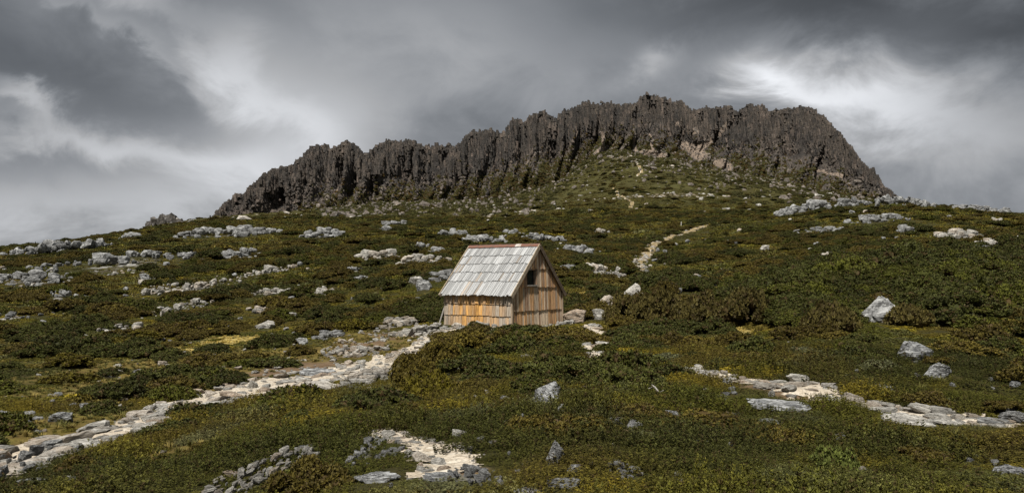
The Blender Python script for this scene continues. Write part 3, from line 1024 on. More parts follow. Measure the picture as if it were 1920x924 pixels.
def build_mountain():
    us = np.arange(393, 1696, 1.5)
    vs = np.concatenate([np.linspace(-0.06, 1, 120), np.linspace(1.05, 2.0, 12)])
    U, Vv = np.meshgrid(us, vs, indexing='ij')
    X, Y, Z = cliff_point(U, Vv)
    Z = np.where(Vv < 0, Z - 6, Z)
    nU, nV = U.shape
    V = np.stack([X, Y, Z], -1).reshape(-1, 3)
    i, j = np.meshgrid(np.arange(nU - 1), np.arange(nV - 1), indexing='ij')
    a = (i * nV + j).ravel(); b = ((i + 1) * nV + j).ravel()
    quads = np.stack([a, b, b + 1, a + 1], -1)
    tone = np.clip(0.35 + 0.5 * fbm(U / 5, Vv * 8, 95, 3), 0, 1)
    led = ledge_amount(U, Vv)
    scr = scree_amount(U, Vv)
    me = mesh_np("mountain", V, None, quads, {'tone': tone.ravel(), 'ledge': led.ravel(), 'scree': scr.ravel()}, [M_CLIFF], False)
    mt = obj("mountain", me, kind='structure', label="dark dolerite mountain with fluted cliffs and a jagged crest")
    # columns
    n = 26000
    u = rng.uniform(396, 1684, n)
    v = rng.uniform(0.05, 1.0, n) ** 0.8
    ys, yb, Yb = cliff_params(u)
    keep = rng.uniform(0, 1, n) < np.clip(0.25 + 1.4 * (v - 0.15) + 0.6 * fbm(u / 30, v * 3, 83, 2), 0.12, 1)
    keep &= (rng.uniform(size=n) > 1.15 * ledge_amount(u, v)) & (scree_amount(u, v) < 0.4) & ((yb - ys) > 8)
    u, v = u[keep], v[keep]
    crest = np.sort(rng.uniform(400, 1680, 900))
    u = np.concatenate([u, crest]); v = np.concatenate([v, rng.uniform(0.93, 1.0, len(crest))])
    n = len(u)
    X, Y, Z = cliff_point(u, v)
    clump = np.clip(0.5 + 0.9 * fbm(u / 9.0, v * 3.0, 85, 2), 0, 1)
    rad = rng.uniform(0.7, 1.9, n) * (0.8 + 0.5 * clump)
    mid = np.exp(-((u - 1180) / 330.0) ** 2)
    hi_ = smooth(0.35, 0.75, v)
    ht = rng.uniform(2.0, 9.0, n) * (0.40 + (0.55 + 0.8 * mid) * hi_ + 0.5 * clump * hi_)
    rad = rad * (0.95 - 0.05 * hi_)
    ht = np.where(v > 0.92, ht * 0.75, ht)
    up = rng.uniform(0.1, 0.45, n) * ht
    up = np.where(v > 0.92, rng.uniform(0.1, 1.0, n) ** 2 * 2.6 * (0.35 + 0.8 * mid) + 0.2, up)
    spire = (v > 0.92) & (rng.uniform(size=n) < 0.16)
    up = np.where(spire, rng.uniform(2.0, 5.5, n) * (0.45 + 0.6 * mid), up)
    rad = np.where(spire, rng.uniform(1.6, 2.8, n), rad)
    Y = Y - rng.uniform(0.0, 2.6, n) * (0.4 + 0.6 * hi_)
    ang = rng.uniform(0, np.pi, n)
    NS = 6
    th = ang[:, None] + np.arange(NS) * (2 * np.pi / NS) + rng.uniform(-.25, .25, (n, NS))
    rr = rad[:, None] * rng.uniform(0.75, 1.2, (n, NS))
    lean = rng.normal(0, 1, (n, 2)) * (0.05 + 0.35 * (1 - hi_))[:, None] + np.array([-0.06, 0.12])
    bot = np.stack([X[:, None] + np.cos(th) * rr * 1.1, Y[:, None] + np.sin(th) * rr * 1.1, np.broadcast_to((Z - (ht - up))[:, None], th.shape)], -1)
    tp = rng.uniform(0.45, 0.95, n)[:, None]
    top = np.stack([X[:, None] + lean[:, :1] * ht[:, None] + np.cos(th) * rr * tp, Y[:, None] + lean[:, 1:] * ht[:, None] + np.sin(th) * rr * tp,
                    (Z + up)[:, None] + rng.uniform(-.35, .35, (n, NS)) * rad[:, None] * 1.3], -1)
    V = np.concatenate([bot, top], 1).reshape(-1, 3)
    base = (np.arange(n) * NS * 2)[:, None]
    k = np.arange(NS); k2 = (k + 1) % NS
    side = np.stack([base + k, base + k2, base + NS + k2, base + NS + k], -1).reshape(-1, 4)
    cap = np.concatenate([np.stack([base[:, 0] + NS, base[:, 0] + NS + a_, base[:, 0] + NS + a_ + 1], -1) for a_ in range(1, NS - 1)])
    tone = np.repeat(np.clip(rng.normal(0.30, 0.22, n) + 0.9 * fbm((u - 38 * v) / 11.0, v * 4.0, 97, 3) - 0.18 * hi_ + 0.12, 0, 1), NS * 2)
    zz = np.zeros(len(V))
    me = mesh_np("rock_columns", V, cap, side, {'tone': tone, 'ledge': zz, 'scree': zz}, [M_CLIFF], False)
    obj("rock_columns", me, parent=mt, kind='stuff')


def ledge_amount(u, v):
    """heath creeping up the gullies and covering the broken ground under the columns"""
    w = np.interp(u, [393, 560, 640, 760, 900, 1050, 1200, 1300, 1450, 1690], [0.0, 0.10, 0.30, 0.36, 0.44, 0.52, 0.42, 0.44, 0.40, 0.15])
    n = 0.6 * fbm(u / 22.0, v * 4, 101, 3) + 0.7 * fbm((u - 38 * v) / 7.0, v * 11, 103, 3)
    return np.clip((w - v) * 2.2 + 0.35 + n * 1.1 - 0.12, 0, 1) * (v < 0.92) * np.clip(w * 8, 0, 1)


CHUTES = [  # px top, py top, px bottom, py bottom, half width px
    (1186, 246, 1193, 292, 3.5), (1214, 255, 1220, 290, 2.2), (1127, 250, 1128, 275, 3), (1016, 268, 1006, 300, 2.0), (638, 330, 630, 364, 2.2),
    (1378, 222, 1330, 258, 9), (1350, 250, 1310, 275, 9), (1280, 270, 1310, 290, 12), (1262, 232, 1300, 250, 6), (1200, 288, 1240, 296, 8),
    (885, 318, 862, 340, 2.0), (1530, 312, 1570, 335, 3.5), (1135, 278, 1120, 290, 7), (1340, 300, 1360, 315, 10), (1010, 285, 985, 310, 2)]


def scree_amount(u, v):
    ys, yb, Yb = cliff_params(u)
    py = yb + (ys - yb) * np.clip(v, 0, 1)
    s = np.zeros(np.shape(u))
    jit = fbm(u / 7.0, py / 7.0, 111, 3) * 6
    for (x0, y0, x1, y1, w) in CHUTES:
        dx, dy = x1 - x0, y1 - y0
        t = np.clip(((u - x0) * dx + (py - y0) * dy) / (dx * dx + dy * dy), 0, 1)
        d = np.hypot(u + jit * 0.4 - x0 - t * dx, py - y0 - t * dy)
        s = np.maximum(s, np.clip(1.4 - d / (w * (0.6 + 0.6 * t)), 0, 1))
    return s


build_mountain()


# ------------------------------------------------------------------ rocks
def ico(sub):
    import bmesh
    bm = bmesh.new()
    bmesh.ops.create_icosphere(bm, subdivisions=sub, radius=1.0)
    V = np.array([v.co[:] for v in bm.verts]); T = np.array([[v.index for v in f.verts] for f in bm.faces])
    bm.free()
    return V, T


ICO2, ICO3, ICO4 = ico(2), ico(3), ico(4)


def rock_mesh(name, seed, mat, base=ICO3, planes=11, flat=1.0, rough=0.05, layers=0.0, peak=0.0):
    r = np.random.default_rng(seed)
    V, T = base
    N = r.normal(size=(planes, 3)); N /= np.linalg.norm(N, axis=1)[:, None]
    N = np.vstack([N, [[0.15, 0.1, 0.98]], [[0, 0, -1]]])
    D = r.uniform(0.55, 0.95, len(N)); D[-2] = r.uniform(0.5, 0.75)
    dots = V @ N.T
    rad = np.min(np.where(dots > 0.05, D / np.maximum(dots, 0.05), 9), 1)
    rad = np.minimum(rad, 1.15)
    P = V * rad[:, None]
    n = perlin(P[:, 0] * 2.3 + seed, P[:, 1] * 2.3 + P[:, 2] * 1.7, seed) + 0.5 * perlin(P[:, 0] * 5 + P[:, 2] * 4, P[:, 1] * 5 + seed, seed + 3)
    P = P * (1 + rough * 2.0 * n)[:, None]
    if layers:
        # foliation: steps along a tilted axis
        ax = np.array([0.35, 0.2, 0.92]); ax /= np.linalg.norm(ax)
        s = P @ ax
        st = np.abs(((s * 4.0 + 0.6 * perlin(P[:, 0] * 1.5, P[:, 1] * 1.5, seed)) % 1.0) - 0.5)
        P = P * (1 - layers * (st < 0.13) * 0.5 - layers * 0.25 * st)[:, None]
    if peak:
        t_ = np.clip(P[:, 2] / max(P[:, 2].max(), 1e-6), 0, 1)
        P[:, 0] = P[:, 0] * (1 - peak * t_) + r.uniform(-.35, .35) * t_
        P[:, 1] = P[:, 1] * (1 - peak * t_) + 0.2 * t_
    P = P * np.array([1, 0.85, flat])
    P[:, :2] /= np.abs(P[:, :2]).max()
    P[:, 2] /= np.abs(P[:, 2]).max()
    return mesh_np(name, P, T, None, None, [mat], False)


MATS = {'rock': M_ROCK, 'pale': M_PALE, 'dark': M_DARK, 'tan': M_TAN}
BLOCKS = {k: [rock_mesh("rock", 10 * i + 3 + len(k), m_, ICO2, 9, 1, 0.05, 0.16) for i in range(9)] for k, m_ in MATS.items() if k in ('rock', 'pale', 'tan')}
BIG = {k: [rock_mesh("boulder", 100 + 7 * i + len(k), m_, ICO4, 10, 1, 0.07, 0.07) for i in range(6)] for k, m_ in MATS.items()}

PEAKED = {k: [rock_mesh("boulder", 180 + 7 * i + len(k), m_, ICO4, 11, 1, 0.07, 0.08, 0.62) for i in range(3)] for k, m_ in MATS.items()}


def tilt_rot(r, spread=0.25):
    return (r.normal(0, spread), r.normal(0, spread), r.uniform(0, 2 * math.pi))


def outcrops():
    rr = np.random.default_rng(31)
    for o, (c, A) in zip(OUTCROPS, OW):
        cx, cy, rx, ry, ang, n, kind, lab = o
        e = bpy.data.objects.new("rock_outcrop", None)
        COL.objects.link(e)
        e.location = c
        e['label'] = lab; e['category'] = "rock outcrop"; e['group'] = "quartzite outcrops on the hillside"
        dist = c[1]
        strike = math.atan2(A[1, 0], A[0, 0])
        area = math.pi * rx * max(ry, 4)
        n = int(n * 1.9); smean = max(math.sqrt(area / n) * 0.66, 3.1)            # pixels, half size
        for k in range(n):
            q = rr.uniform(-1, 1, 2)
            while q[0] ** 2 + q[1] ** 2 > 1:
                q = rr.uniform(-1, 1, 2)
            p = c[:2] + A @ q * np.array([1.12, 1.12])
            s = smean * rr.lognormal(0, 0.5) / F * dist
            s = min(s, 2.3 * smean / F * dist) * (1.15 - 0.35 * (q[0] ** 2 + q[1] ** 2))
            el = rr.uniform(1.1, 2.1)
            z = float(ground_z(p[0], p[1]))
            hgt = s * rr.uniform(0.65, 1.15)
            lift = 0.75 * ry / F * dist * (1 - q[0] ** 2 - q[1] ** 2)
            b = bpy.data.objects.new("rock", BLOCKS[kind][rr.integers(9)])
            COL.objects.link(b)
            b.parent = e
            b.location = (p[0] - c[0], p[1] - c[1], z - c[2] + hgt * rr.uniform(0.15, 0.5) + lift)
            b.rotation_euler = (rr.normal(0.1, 0.16), rr.normal(0, 0.16), strike + rr.normal(0, 0.35))
            b.scale = (s * el, s * rr.uniform(0.7, 1.0), hgt)


outcrops()

# single boulders: px, py of the middle, half width, half height, kind, upright, label
BOULDERS = [
    (1032, 742, 27, 22, 'dark', 2, "jagged grey boulder with dark lichen standing in the heath below the hut"),
    (1723, 664, 35, 22, 'dark', 2, "dark lichened boulder split by a vertical crack on the heath"),
    (1768, 698, 29, 13, 'dark', 1, "grey boulder with a pale edge just below the cracked one"),
    (1664, 586, 36, 22, 'rock', 2, "big white streaked boulder rising to a point out of the dark scrub"),
    (1475, 761, 60, 12, 'dark', 0, "long low rock speckled with dark lichen beside the stony track"),
    (1445, 788, 20, 8, 'rock', 0, "small pale furrowed rock below the long speckled rock"),
    (1365, 778, 13, 6, 'rock', 1, "small grey stone poking out of the heath before the speckled rock"),
    (1755, 767, 40, 10, 'pale', 0, "flat pale slab tilted beside the end of the stony track"),
    (1775, 790, 36, 8, 'pale', 0, "low slab directly below the flat tilted slab"),
    (1702, 788, 44, 9, 'pale', 0, "broad whitish slab lying at the track's lower bend"),
    (1867, 788, 24, 10, 'rock', 0, "layered grey rock at the right end of the stony track"),
    (1900, 784, 18, 9, 'rock', 1, "grey rock at the picture's edge past the layered one"),
    (1496, 711, 23, 10, 'pale', 1, "white block at the upper side of the stony track"),
    (1611, 753, 24, 10, 'pale', 1, "white angular block at the right end of the white stretch of track"),
    (1525, 717, 18, 7, 'pale', 0, "flat white stone right of the white block on the track"),
    (1435, 721, 28, 7, 'pale', 0, "long flat white stone ending the first stretch of track"),
    (1662, 726, 20, 4, 'rock', 0, "thin grey slab lying in heath above the stony track"),
    (1896, 880, 28, 14, 'dark', 0, "dark layered rock in the bottom corner of the heath"),
    (1827, 854, 24, 5, 'dark', 0, "thin dark rock nearly buried near the bottom corner"),
    (1911, 722, 12, 6, 'dark', 1, "dark grey stone at the picture's edge above the track"),
    (1187, 548, 14, 12, 'pale', 2, "pale upright boulder on the crest behind the bronze scrub"),
    (1262, 541, 8, 9, 'rock', 1, "taller of two grey stones on the crest behind the bronze scrub"),
    (1274, 545, 6, 6, 'rock', 1, "smaller grey stone leaning on the taller one behind the bronze scrub"),
    (1137, 572, 12, 14, 'pale', 1, "upper pale block of the stepped rock right of the hut"),
    (1122, 590, 14, 12, 'pale', 1, "lower pale block of the stepped rock right of the hut"),
    (1083, 597, 24, 12, 'tan', 1, "brown faced slab leaning between the hut and the stepped rock"),
    (1205, 555, 5, 5, 'pale', 1, "small pale stone at the foot of the upright boulder"),
    (993, 668, 17, 5, 'pale', 0, "flat pale rock in the green heath in front of the gable"),
    (861, 815, 12, 10, 'pale', 1, "rounded white boulder alone above the gravel patch"),
    (956, 796, 12, 8, 'rock', 1, "lower of two white rocks left of the red soil strip"),
    (978, 788, 9, 10, 'rock', 2, "upright white rock next to the red soil strip"),
    (1029, 780, 15, 5, 'pale', 0, "flat white stone at the head of the red soil strip"),
    (1058, 798, 24, 7, 'rock', 0, "flat streaked rock on the red soil strip"),
    (1150, 791, 16, 8, 'rock', 1, "grey white rock above a small tan stone"),
    (1191, 798, 14, 11, 'rock', 2, "pointed white rock beside pale green shrubs"),
    (1145, 810, 12, 7, 'tan', 1, "small tan stone among grey rocks"),
    (1256, 781, 16, 11, 'rock', 1, "white rock at the edge of the dark heath, right end of the row"),
    (1224, 708, 15, 6, 'rock', 0, "flat grey white rock in the heath midway to the bronze scrub"),
    (1043, 856, 15, 22, 'rock', 1, "ribbed grey rock standing in the heath near the bottom"),
    (1076, 880, 13, 7, 'rock', 1, "grey stone right of the ribbed standing rock"),
    (1060, 905, 30, 9, 'rock', 0, "flat grey rock at the bottom of the heath under the ribbed one"),
    (987, 920, 25, 6, 'rock', 0, "grey rock cut by the bottom edge of the picture"),
    (699, 893, 44, 12, 'dark', 0, "long dark slanted slab in the heath near the bottom"),
    (729, 815, 13, 7, 'pale', 1, "white stones at the upper tip of the gravel patch"),
    (885, 881, 13, 7, 'rock', 1, "rounded grey stone at the lower end of the gravel patch"),
    (905, 886, 9, 7, 'rock', 1, "square grey stone beside the rounded one under the gravel"),
    (830, 893, 32, 10, 'dark', 0, "dark lichened flat rock across the lower gravel patch"),
    (580, 838, 24, 9, 'dark', 0, "dark slab leaning in the heath above the rubble bank"),
    (433, 887, 21, 9, 'tan', 0, "tan slab lying in the heath beside the rubble bank"),
    (143, 898, 22, 7, 'rock', 0, "grey slab among the bog stones below the footpath"),
    (60, 900, 26, 8, 'dark', 0, "wet dark slab in the bog at the bottom corner"),
    (240, 835, 11, 5, 'rock', 1, "grey stone just below the built edge of the footpath"),
    (257, 843, 13, 5, 'rock', 0, "flat stone below the footpath, beside the grey one"),
    (112, 784, 19, 9, 'dark', 1, "rounded dark boulder in the bog above the footpath"),
    (155, 762, 11, 7, 'rock', 1, "grey boulder beside the rivulet in the bog"),
    (7, 785, 12, 13, 'rock', 1, "tall grey stone cut by the picture's edge in the bog"),
    (50, 778, 13, 6, 'rock', 1, "low grey stone in the bog right of the tall one"),
    (63, 789, 13, 6, 'rock', 1, "low grey stone just below the other low bog stone"),
    (303, 682, 7, 6, 'pale', 1, "white stone on the grassy bank above the narrow pool"),
    (228, 747, 11, 4, 'pale', 0, "flat white stone on the brown bank of the rivulet"),
    (328, 768, 23, 7, 'pale', 0, "long pale kerb slab at the near bend of the footpath"),
    (428, 738, 18, 6, 'tan', 0, "pinkish slab lying in the middle of the footpath"),
    (472, 723, 9, 8, 'pale', 1, "upright whitish stone at the footpath's far edge"),
    (533, 714, 20, 6, 'pale', 0, "long pale stone beside the upright one on the footpath"),
    (593, 698, 28, 6, 'dark', 0, "dark grey slab on the far side of the footpath"),
    (605, 722, 36, 7, 'pale', 0, "large pale slab along the near side of the footpath"),
    (270, 786, 10, 8, 'pale', 1, "whitish block where the footpath dips behind a shrub"),
    (797, 536, 15, 10, 'rock', 1, "grey rounded boulder left of the hut roof at the foot of the rubble"),
    (778, 527, 12, 7, 'pale', 1, "pale boulder against the grey one left of the roof"),
    (783, 559, 9, 5, 'rock', 0, "low grey rock left of the hut's eaves in green heath"),
    (547, 592, 7, 7, 'pale', 1, "single white boulder in heath above the straw coloured grass"),
    (495, 611, 18, 6, 'pale', 2, "white flat topped boulder at the edge of the straw coloured grass"),
    (563, 640, 11, 8, 'rock', 1, "rounded grey boulder by the rubble above the footpath"),
    (1471, 507, 9, 4, 'pale', 1, "white rock left of the dark scrub, lower of two"),
    (1512, 497, 9, 4, 'pale', 0, "white rock left of the dark scrub, upper of two"),
    (1434, 466, 8, 5, 'pale', 1, "small pale rock on the green slope beyond the scrub"),
    (1475, 598, 9, 5, 'pale', 1, "white stone at the foot of the dark scrub"),
    (1395, 628, 14, 4, 'pale', 0, "white flat stone at the edge of the bronze scrub"),
    (1378, 633, 8, 4, 'pale', 0, "small white stone left of the flat one by the bronze scrub"),
    (1325, 640, 7, 3, 'pale', 0, "tiny white stone in the green heath under the bronze scrub"),
    (1245, 668, 9, 3, 'pale', 0, "thin pale stone in the heath below the bronze scrub"),
]


def boulders():
    rr = np.random.default_rng(77)
    h = hit([b[0] for b in BOULDERS], [b[1] + 0.75 * b[3] for b in BOULDERS])
    for k, (b, p) in enumerate(zip(BOULDERS, h)):
        px, py, rx, ry, kind, up, lab = b
        sc = p[1] / F
        a, hh = rx * sc, ry * sc
        if up:
            zs = hh * 1.2; dep = a * rr.uniform(0.75, 1.0)
            loc = (p[0], p[1] + dep * 0.6, float(ground_z(p[0], p[1] + dep * 0.6)) + zs * 0.60)
            rot = (rr.normal(0, 0.12), rr.normal(0, 0.12), rr.normal(0, 0.3))
        else:
            zs = max(hh * 0.7, a * 0.16); dep = a * rr.uniform(0.6, 0.8)
            loc = (p[0], p[1] + dep * 0.3, float(ground_z(p[0], p[1] + dep * 0.3)) + zs * 0.55)
            rot = (0.12 + rr.normal(0, 0.06), rr.normal(0.08, 0.08), rr.normal(0, 0.25))
        obj("boulder", PEAKED[kind][k % 3] if up == 2 else BIG[kind][(k * 5 + 1) % 6], None, lab, "boulder", "single boulders on the heath", None, loc, rot, (a * 1.22, dep * 1.15, zs * 1.2))
    return h


BW = boulders()


ZONES = [  # polygon box px0, px1, py0, py1, number, half size px, label, group
    (0, 780, 478, 640, 75, (3.0, 6.5), "small pale stone lying in the heath on the slope above the bog", "small stones on the slope above the bog"),
    (840, 1400, 432, 560, 45, (2.5, 5.5), "small grey stone in the heath behind the hut", "small stones behind the hut"),
    (1450, 1900, 395, 470, 45, (3.0, 7.0), "small grey stone among the outcrops beyond the conifer scrub", "small stones beyond the conifer scrub"),
    (60, 560, 690, 850, 45, (3.0, 7.0), "small stone lying in the bog beside the footpath", "small stones in the bog"),
    (640, 1280, 690, 915, 58, (4.0, 10.0), "small grey stone half sunk in the heath below the knoll", "small stones below the knoll"),
    (1300, 1910, 690, 915, 50, (4.0, 10.0), "small grey stone in the heath around the stony track", "small stones around the stony track"),
]
LOOSE = []


def loose_stones():
    rr = np.random.default_rng(404)
    for (x0, x1, y0, y1, n, sz, lab, grp) in ZONES:
        px = rr.uniform(x0, x1, n * 3); py = rr.uniform(y0, y1, n * 3)
        cl = fbm(px / 90.0, py / 45.0, 303, 2) + rr.normal(0, 0.1, n * 3)
        pick = np.argsort(-cl)[:n]
        h = hit(px[pick], py[pick])
        M = masks(h[:, 0], h[:, 1])
        for p, gvl in zip(h, M['gravel']):
            lx, ly = (p[:2] - HUT_C) @ HX, (p[:2] - HUT_C) @ HY
            if p[1] > 260 or gvl > 0.4 or (-0.8 < lx < HW + 0.8 and -0.8 < ly < HL + 0.8):
                continue
            s = rr.uniform(*sz) ** 1.0 * p[1] / F
            hz = s * rr.uniform(0.6, 1.0)
            kind = rr.choice(['pale', 'rock', 'rock'])
            obj("stone", BLOCKS[kind][rr.integers(9)], None, lab, "stone", grp, None, (p[0], p[1], p[2] + hz * 0.55),
                (rr.normal(0, .2), rr.normal(0, .2), rr.uniform(0, 6.28)), (s * rr.uniform(1, 1.7), s, hz))
            LOOSE.append((p, s))


def stone_labels():
    """say beside which landmark each small stone lies"""
    marks = []
    for b, p in zip(BOULDERS, BW):
        if len(b[6].split()) <= 10:
            marks.append((b[0], b[1], b[2], b[3], b[6]))
    for o in OUTCROPS:
        if len(o[7].split()) <= 10:
            marks.append((o[0], o[1], o[2], o[3], o[7]))
    seen = {}
    for o in [o for o in COL.objects if o.name.startswith("stone") and o.parent is None]:
        x, y, z = o.location
        px, py = PX0 + F * x / y, PY0 - F * (z - CZ) / y
        best = None
        for mk in sorted(marks, key=lambda m_: math.hypot((px - m_[0]) / 1.0, (py - m_[1]) * 1.6))[:3]:
            dx, dy = px - mk[0], py - mk[1]
            if abs(dx) / (mk[2] + 8) > abs(dy) / (mk[3] + 8):
                rel = "to the right of" if dx > 0 else "to the left of"
            else:
                rel = "below" if dy > 0 else "above"
            tone = "pale" if "pale" in o.data.materials[0].name else "grey"
            shape = "flat" if o.scale[0] > 1.5 * o.scale[1] else "stubby"
            lab = "%s %s stone %s the %s" % (shape, tone, rel, mk[4])
            if len(lab.split()) <= 16 and lab not in seen:
                best = lab
                break
        if best:
            seen[best] = 1
            o['label'] = best


loose_stones()
stone_labels()


def path_stones():
    """loose slabs on the paths: each a piece of its path"""
    rr = np.random.default_rng(5)
    NUM = [290, 150, 80, 150, 110, 34, 16, 12]
    SIZE = [(0.08, 0.29), (0.08, 0.2), (0.03, 0.09), (0.05, 0.17), (0.15, 0.42), (0.12, 0.36), (0.4, 0.9), (0.4, 1.0)]
    for k, po in enumerate(PATH_OBJS):
        if po is None:
            continue
        pts = PW[k]
        seg = np.hypot(*(pts[1:, :2] - pts[:-1, :2]).T)
        cum = np.concatenate([[0], np.cumsum(seg)])
        for _ in range(NUM[k]):
            s = rr.uniform(0, cum[-1])
            if k == 0 and rr.uniform() < 0.75:
                s = cum[-1] * rr.uniform(0, 1) ** 1.5
            i = min(np.searchsorted(cum, s) - 1, len(seg) - 1); i = max(i, 0)
            f = (s - cum[i]) / max(seg[i], 1e-6)
            p = pts[i] + (pts[i + 1] - pts[i]) * f
            d = (pts[i + 1] - pts[i])[:2] / max(seg[i], 1e-6)
            nrm = np.array([-d[1], d[0]])
            edge = rr.uniform() < 0.62
            off = (rr.choice([-1, 1]) * rr.uniform(0.75, 1.15) if edge else rr.uniform(-0.8, 0.8)) * p[2]
            q = p[:2] + nrm * off
            lo, hi = SIZE[k]
            a = lo + (hi - lo) * rr.uniform() ** 2
            if k == 0 and s < cum[5]:
                a *= 1.1
            hz = a * rr.uniform(0.25, 0.5)
            kind = 'pale' if rr.uniform() < 0.86 else 'tan'
            o = bpy.data.objects.new("stone", BLOCKS[kind][rr.integers(9)])
            COL.objects.link(o)
            o.parent = po
            o.location = (q[0], q[1], float(ground_z(q[0], q[1])) + hz * 0.35)
            o.rotation_euler = (rr.normal(0, .12), rr.normal(0, .12), math.atan2(d[1], d[0]) + rr.normal(0, 0.45))
            o.scale = (a * rr.uniform(1.0, 1.8), a, hz)


path_stones()


# distant tor on the skyline
def tor():
    p = hit([308], [417])[0]
    e = bpy.data.objects.new("rock_tor", None)
    COL.objects.link(e)
    Yt = 520.0
    x = (308 - PX0) / F * Yt
    zb = (PY0 - 421) / F * Yt + CZ
    e.location = (x, Yt, zb)
    e['label'] = "lone rounded rock tor rising over the skyline left of the mountain"
    e['category'] = "rock tor"
    sc = Yt / F
    rr = np.random.default_rng(3)
    for (dx, w, h) in [(-4, 17, 23), (12, 19, 22), (-18, 14, 16), (24, 14, 15), (4, 24, 20), (-28, 12, 8), (34, 14, 8), (48, 16, 12), (62, 14, 13)]:
        b = bpy.data.objects.new("rock", TOR[rr.integers(4)])
        COL.objects.link(b); b.parent = e
        b.location = (dx * sc, rr.uniform(-3, 3), 0)
        b.rotation_euler = (0, 0, rr.uniform(0, 6))
        b.scale = (w * sc, w * sc * 0.8, h * sc)


M_TOR = mat_rock("dolerite_tor", (0.15, 0.135, 0.12), (0.075, 0.07, 0.065), 0.6, scale=0.8)
TOR = [rock_mesh("rock", 300 + i, M_TOR, ICO3, 14, 1, 0.08, 0.2) for i in range(4)]
tor()


# ------------------------------------------------------------------ hut
def hut():
    e = bpy.data.objects.new("wooden_hut", None)
    COL.objects.link(e)
    e.location = (HUT_C[0], HUT_C[1], 0)
    e.rotation_euler = (0, 0, HUT_TH)
    e['label'] = "small steep roofed hut of split timber palings on pale stones"
    e['category'] = "hut"
    rr = np.random.default_rng(12)
    WH = 1.86           # wall height
    RH = 4.36           # ridge height
    slope = (RH - WH) / (HW / 2)
    bot = -0.12

    def prism(name, quad_bottom, quad_top, mat, parent, color=None, origin=None):
        V = np.array(list(quad_bottom) + list(quad_top), float)
        o0 = V.mean(0)
        Q = [(0, 1, 5, 4), (1, 2, 6, 5), (2, 3, 7, 6), (3, 0, 4, 7), (3, 2, 1, 0), (4, 5, 6, 7)]
        me = mesh_np(name, V - o0, None, Q, None, [mat], False)
        o = obj(name, me, parent, loc=o0)
        if color is not None:
            o.color = (*color, 1)
        return o

    # sheathing inside the palings, closed and dark
    core = bpy.data.objects.new("wall", None)
    pts = [(0.05, .05, bot), (HW - .05, .05, bot), (HW - .05, .05, WH), (HW / 2, .05, RH - .06), (.05, .05, WH)]
    pb = [(x, HL - .05, z) for x, _, z in pts]
    V = pts + pb
    me = bpy.data.meshes.new("sheathing")
    me.from_pydata(V, [], [(0, 1, 2, 3, 4), (9, 8, 7, 6, 5), (0, 5, 6, 1), (1, 6, 7, 2), (2, 7, 8, 3), (3, 8, 9, 4), (4, 9, 5, 0)])
    me.materials.append(M_INSIDE)
    obj("sheathing", me, e)

    def wall_part():
        return obj("wall", None, e)

    def tone_long(f, row):
        """paling colour: honey coloured in the sheltered middle of the wall, silver towards its ends"""
        orange = np.array([0.74, 0.40, 0.12]); grey = np.array([0.44, 0.375, 0.30]); brown = np.array([0.55, 0.30, 0.11])
        w = np.clip(1.25 - abs(f - 0.46) * 2.7 + rr.normal(0, 0.22), 0, 1)
        if row == 2: w *= 0.92
        c = grey * (1 - w) + (orange if rr.uniform() < 0.72 else brown) * w
        return c * rr.uniform(0.75, 1.15)

    # long side wall (x = 0 faces out to -x): three rows of palings, lapped
    wl = wall_part()
    rows = [(bot, 0.60), (0.57, 1.22), (1.19, WH + 0.02)]
    for ri, (z0, z1) in enumerate(rows):
        y = 0.02
        while y < HL - 0.03:
            w = min(rr.uniform(0.13, 0.26), HL - 0.02 - y)
            j0 = rr.normal(0, 0.012); d = rr.uniform(0.0, 0.012); gap = rr.uniform(0.008, 0.024)
            zb = z0 + j0; out_b = -0.065 - d; out_t = -0.022 - d
            a = [(out_b, y, zb), (out_b, y + w - gap, zb + rr.normal(0, .012)), (0.045, y + w - gap, zb), (0.045, y, zb)]
            t = [(out_t, y + rr.normal(0, .004), z1), (out_t, y + w - gap, z1), (0.045, y + w - gap, z1), (0.045, y, z1)]
            prism("plank", a, t, M_WOOD, wl, tone_long(1 - (y + w / 2) / HL, ri))
            y += w
    # far long wall and back wall: wider boards, same lapping
    for side in (0, 1):
        wb = wall_part()
        L = HL if side == 0 else HW
        for ri, (z0, z1) in enumerate(rows):
            y = 0.0
            while y < L - 0.05:
                w = min(rr.uniform(0.35, 0.6), L - y)
                if side == 0:
                    a = [(HW + .06, y, z0), (HW + .06, y + w - .01, z0), (HW - .045, y + w - .01, z0), (HW - .045, y, z0)]
                    t = [(HW + .02, y, z1), (HW + .02, y + w - .01, z1), (HW - .045, y + w - .01, z1), (HW - .045, y, z1)]
                else:
                    a = [(y, HL + .06, z0), (y + w - .01, HL + .06, z0), (y + w - .01, HL - .045, z0), (y, HL - .045, z0)]
                    t = [(y, HL + .02, z1), (y + w - .01, HL + .02, z1), (y + w - .01, HL - .045, z1), (y, HL - .045, z1)]
                prism("plank", a, t, M_WOOD, wb, np.array([0.32, 0.26, 0.2]) * rr.uniform(.8, 1.1))
                y += w

    # gable wall (y = 0 faces -y): four rows of narrow boards, window cut between them
    wg = wall_part()
    WX0, WX1, WZ0, WZ1 = 1.33, 2.16, 2.22, 2.98
    grow = [(bot, 0.86), (0.83, 2.12), (2.09, 3.12), (3.09, RH + .05)]

    def roof_z(x):
        return WH - 0.02 + slope * (x if x < HW / 2 else HW - x)

    def gtone():
        base = np.array([0.66, 0.39, 0.19]) if rr.uniform() < 0.62 else np.array([0.40, 0.25, 0.155])
        if rr.uniform() < 0.30: base = np.array([0.70, 0.56, 0.41])
        return base * rr.uniform(0.7, 1.25)
